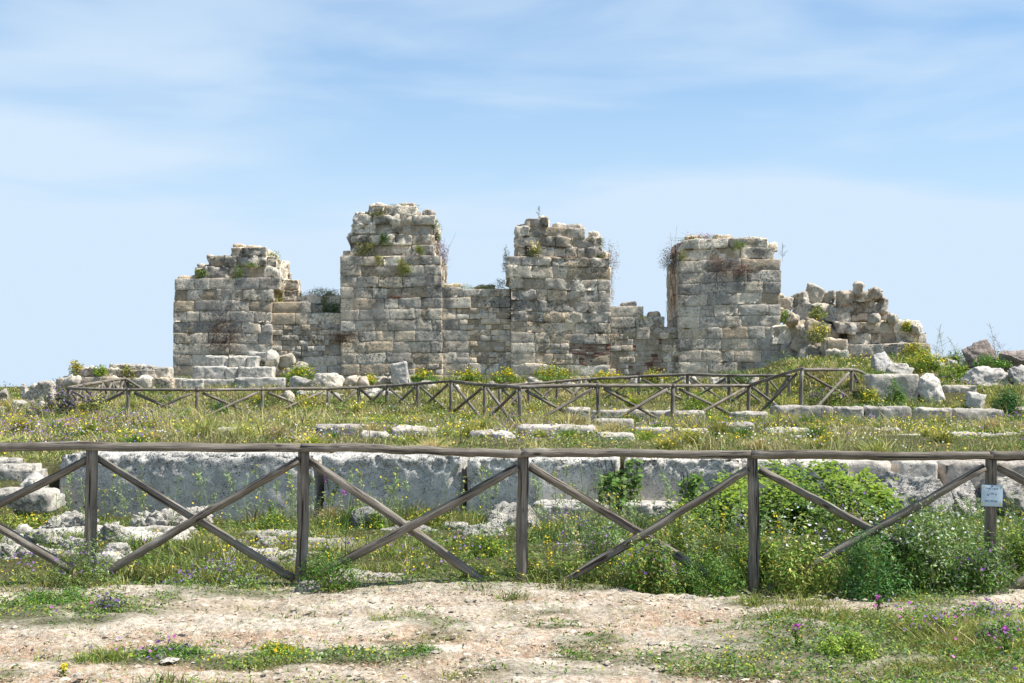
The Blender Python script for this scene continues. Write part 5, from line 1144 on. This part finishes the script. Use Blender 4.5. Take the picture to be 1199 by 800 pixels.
# spiky purple and yellow stalks among the weeds behind the right half of the fence
for i in range(22):
    px = 640 + i * 25 + R.uniform(-10, 10); D = R.uniform(11.3, 12.6); h = R.uniform(.35, .62); x = X(px, D); z = T(x, D) - .02
    n = 46; t = rng.uniform(.35, 1, n); ln = rng.normal(0, .08, 2)
    P = np.stack([x + ln[0] * t + rng.normal(0, .012, n), D + ln[1] * t + rng.normal(0, .012, n), z + h * t], 1)
    c = [YEL, PUR, [(.62, .55, .3), (.5, .4, .22)], [(.8, .78, .76)]][i % 4]
    V, q, Tt, C = petals_geo(P[: 34], .011, c); S = stems_geo(np.array([[x, D, z]] * 3), np.array([[x + ln[0] + R.uniform(-.05, .05), D + ln[1], z + h * k] for k in (1, .9, .8)]), .007, OLIVE)
    V2, T2_, C2 = leaves(np.stack([x + rng.normal(0, .05, 40), D + rng.normal(0, .05, 40), z + rng.uniform(0, h * .6, 40)], 1), np.full(40, .022), vary(GREEN, 40, .4), .4, asp=.25)
    g = merge([(V, None, Tt, C), S, (V2, None, T2_, C2)]); tag(build('flower_spike', g[0], g[1], g[2], M_LEAF, None, g[3], False), ['thin yellow flower spike', 'thin violet flower spike', 'dry brown seed spike', 'thin white flower spike'][i % 4] + ' among the weeds at the right half of the fence', 'plant', ['yellow', 'violet', 'dry', 'white'][i % 4] + ' spikes at the fence')
# tall thin weeds before the block wall: one built in three shapes, then copied
def tallweed(h, col, nb=9, tips=None, seedhead=False):
    S0 = [np.array([0, 0, 0.])]; lean = rng.normal(0, .10, 2); pts = [np.array([lean[0] * t * t * h * 1.5, lean[1] * t * t * h, t * h]) for t in np.linspace(0, 1, 7)]
    P0 = np.array(pts[:-1]); P1 = np.array(pts[1:]); parts = [stems_geo(P0, P1, .0085, col)]
    b0, b1 = [], []
    for i in range(nb):
        t = rng.uniform(.2, .98); p = np.array([lean[0] * t * t * h * 1.5, lean[1] * t * t * h, t * h]); a = rng.uniform(0, 6.28); l = rng.uniform(.05, .17) * (1.2 - t) * h * 1.6
        q = p + np.array([math.cos(a) * l, math.sin(a) * l, l * 1.0]); b0.append(p); b1.append(q)
    b0, b1 = np.array(b0), np.array(b1); parts.append(stems_geo(b0, b1, .006, col))
    m = 60; k = rng.integers(0, nb, m); t = rng.uniform(0, 1, (m, 1)); P = b0[k] * (1 - t) + b1[k] * t + rng.normal(0, .012, (m, 3))
    V, Tt, C = leaves(P, np.full(m, .021), vary(col, m, .25, .08), .4, asp=.24); parts.append((V, None, Tt, C))
    return merge(parts), b1
tw = []
for i in range(5):
    g, tips = tallweed(.62, np.array([.30, .38, .17]) * (1.15 if i % 2 else .85)); o = put(g, 'tall_weed', (X(300 + i * 60, 17), 17.2, T(X(300 + i * 60, 17), 17.2) - .02), 'thin pale green weed standing in front of the grey block wall', 'plant', 'thin weeds before the block wall'); tw.append(o)
    if i % 2 == 0:
        V, q, Tt, C = petals_geo(np.array(list(tips)), .012, YEL); build('blossoms', V + np.array(o.location), None, Tt, M_PETAL, o, C)
wr = random.Random(77)
for i in range(170):
    px = wr.uniform(60, 800) if i < 70 else wr.uniform(650, 1210); D = wr.uniform(15.6, 17.7) if i < 70 else wr.uniform(11.4, 14.5); x = X(px, D)
    lab = 'thin pale green weed standing in front of the grey block wall' if i < 70 else 'thin pale green weed among the plants behind the right half of the fence'
    c = clone(tw[i % 5], (x, D, T(x, D) - .02), wr.uniform(0, 6.28), wr.uniform(.7, 1.3) * (1 if i < 70 else .85), lab)
    if i >= 70: c['group'] = 'thin weeds behind the right half of the fence'
# feathery reeds and bare branches on the right skyline
for (px, py, h, D, lab, col) in [(1166, 428, 50, 47.4, 'bare twiggy stalk on the right skyline beside the dark rock', (.30, .24, .17)), (1176, 430, 36, 47.6, 'shorter twiggy stalk at the right skyline', (.30, .24, .17)), (1096, 424, 44, 50, 'thin feathery grass stalk right of the collapsed tower', (.36, .36, .24)),
                                 (1104, 424, 38, 50.2, 'second feathery stalk right of the collapsed tower', (.36, .36, .24)), (1120, 420, 26, 50, 'yellow tipped stalk between the skyline stones', (.4, .4, .15)), (916, 306, 22, 56, 'bare grey twig at the top right of the fourth tower', (.2, .19, .18)), (631, 256, 14, 55.6, 'tiny bare sprig above the third tower', (.2, .2, .16))]:
    g, tips = tallweed(h / FPX * D, np.array(col), nb=26); V, Q, Tt, C = g
    V = V * np.array([1.6, 1.6, 1]); put((V, Q, Tt, C), 'dry_stalk', (X(px, D), D, Z(py, D)), lab)
# pink orchids near the second post and mallows at the right
for (px, py, h, D, lab) in [(381, 650, 100, 13.2, 'tall purple pink orchid right of the second fence post'), (404, 652, 80, 13.4, 'shorter purple pink orchid right of the tall one'), (997, 700, 40, 11.0, 'magenta mallow flower near the feathery plant'), (1060, 700, 44, 11.2, 'dark magenta mallow left of the sign'),
                            (1027, 720, 26, 9.7, 'pink vetch flower at the edge of the right turf'), (1176, 790, 34, 8.3, 'pink vetch flower in the bottom right corner'), (932, 790, 34, 8.3, 'pink vetch flower in the turf right of centre'), (75, 800, 12, 7.85, 'bright yellow flower at the bottom left edge')]:
    g, tips = tallweed(h / FPX * D, GREEN * .9, nb=5); x, z = X(px, D), T(X(px, D), D); o = put(g, 'wild_flower', (x, D, z - .02), lab, 'flower')
    hh = h / FPX * D; c = [(.85, .7, .03)] if 'yellow' in lab else [(.52, .12, .48), (.45, .10, .42)]
    P = np.array([x, D - .01, z + hh]) + rng.normal(0, 1, (26, 3)) * np.array([.014, .012, .03 if 'orchid' in lab else .009]); V, q, Tt, C = petals_geo(P, .009, c); build('blossoms', V, None, Tt, M_PETAL, o, C)
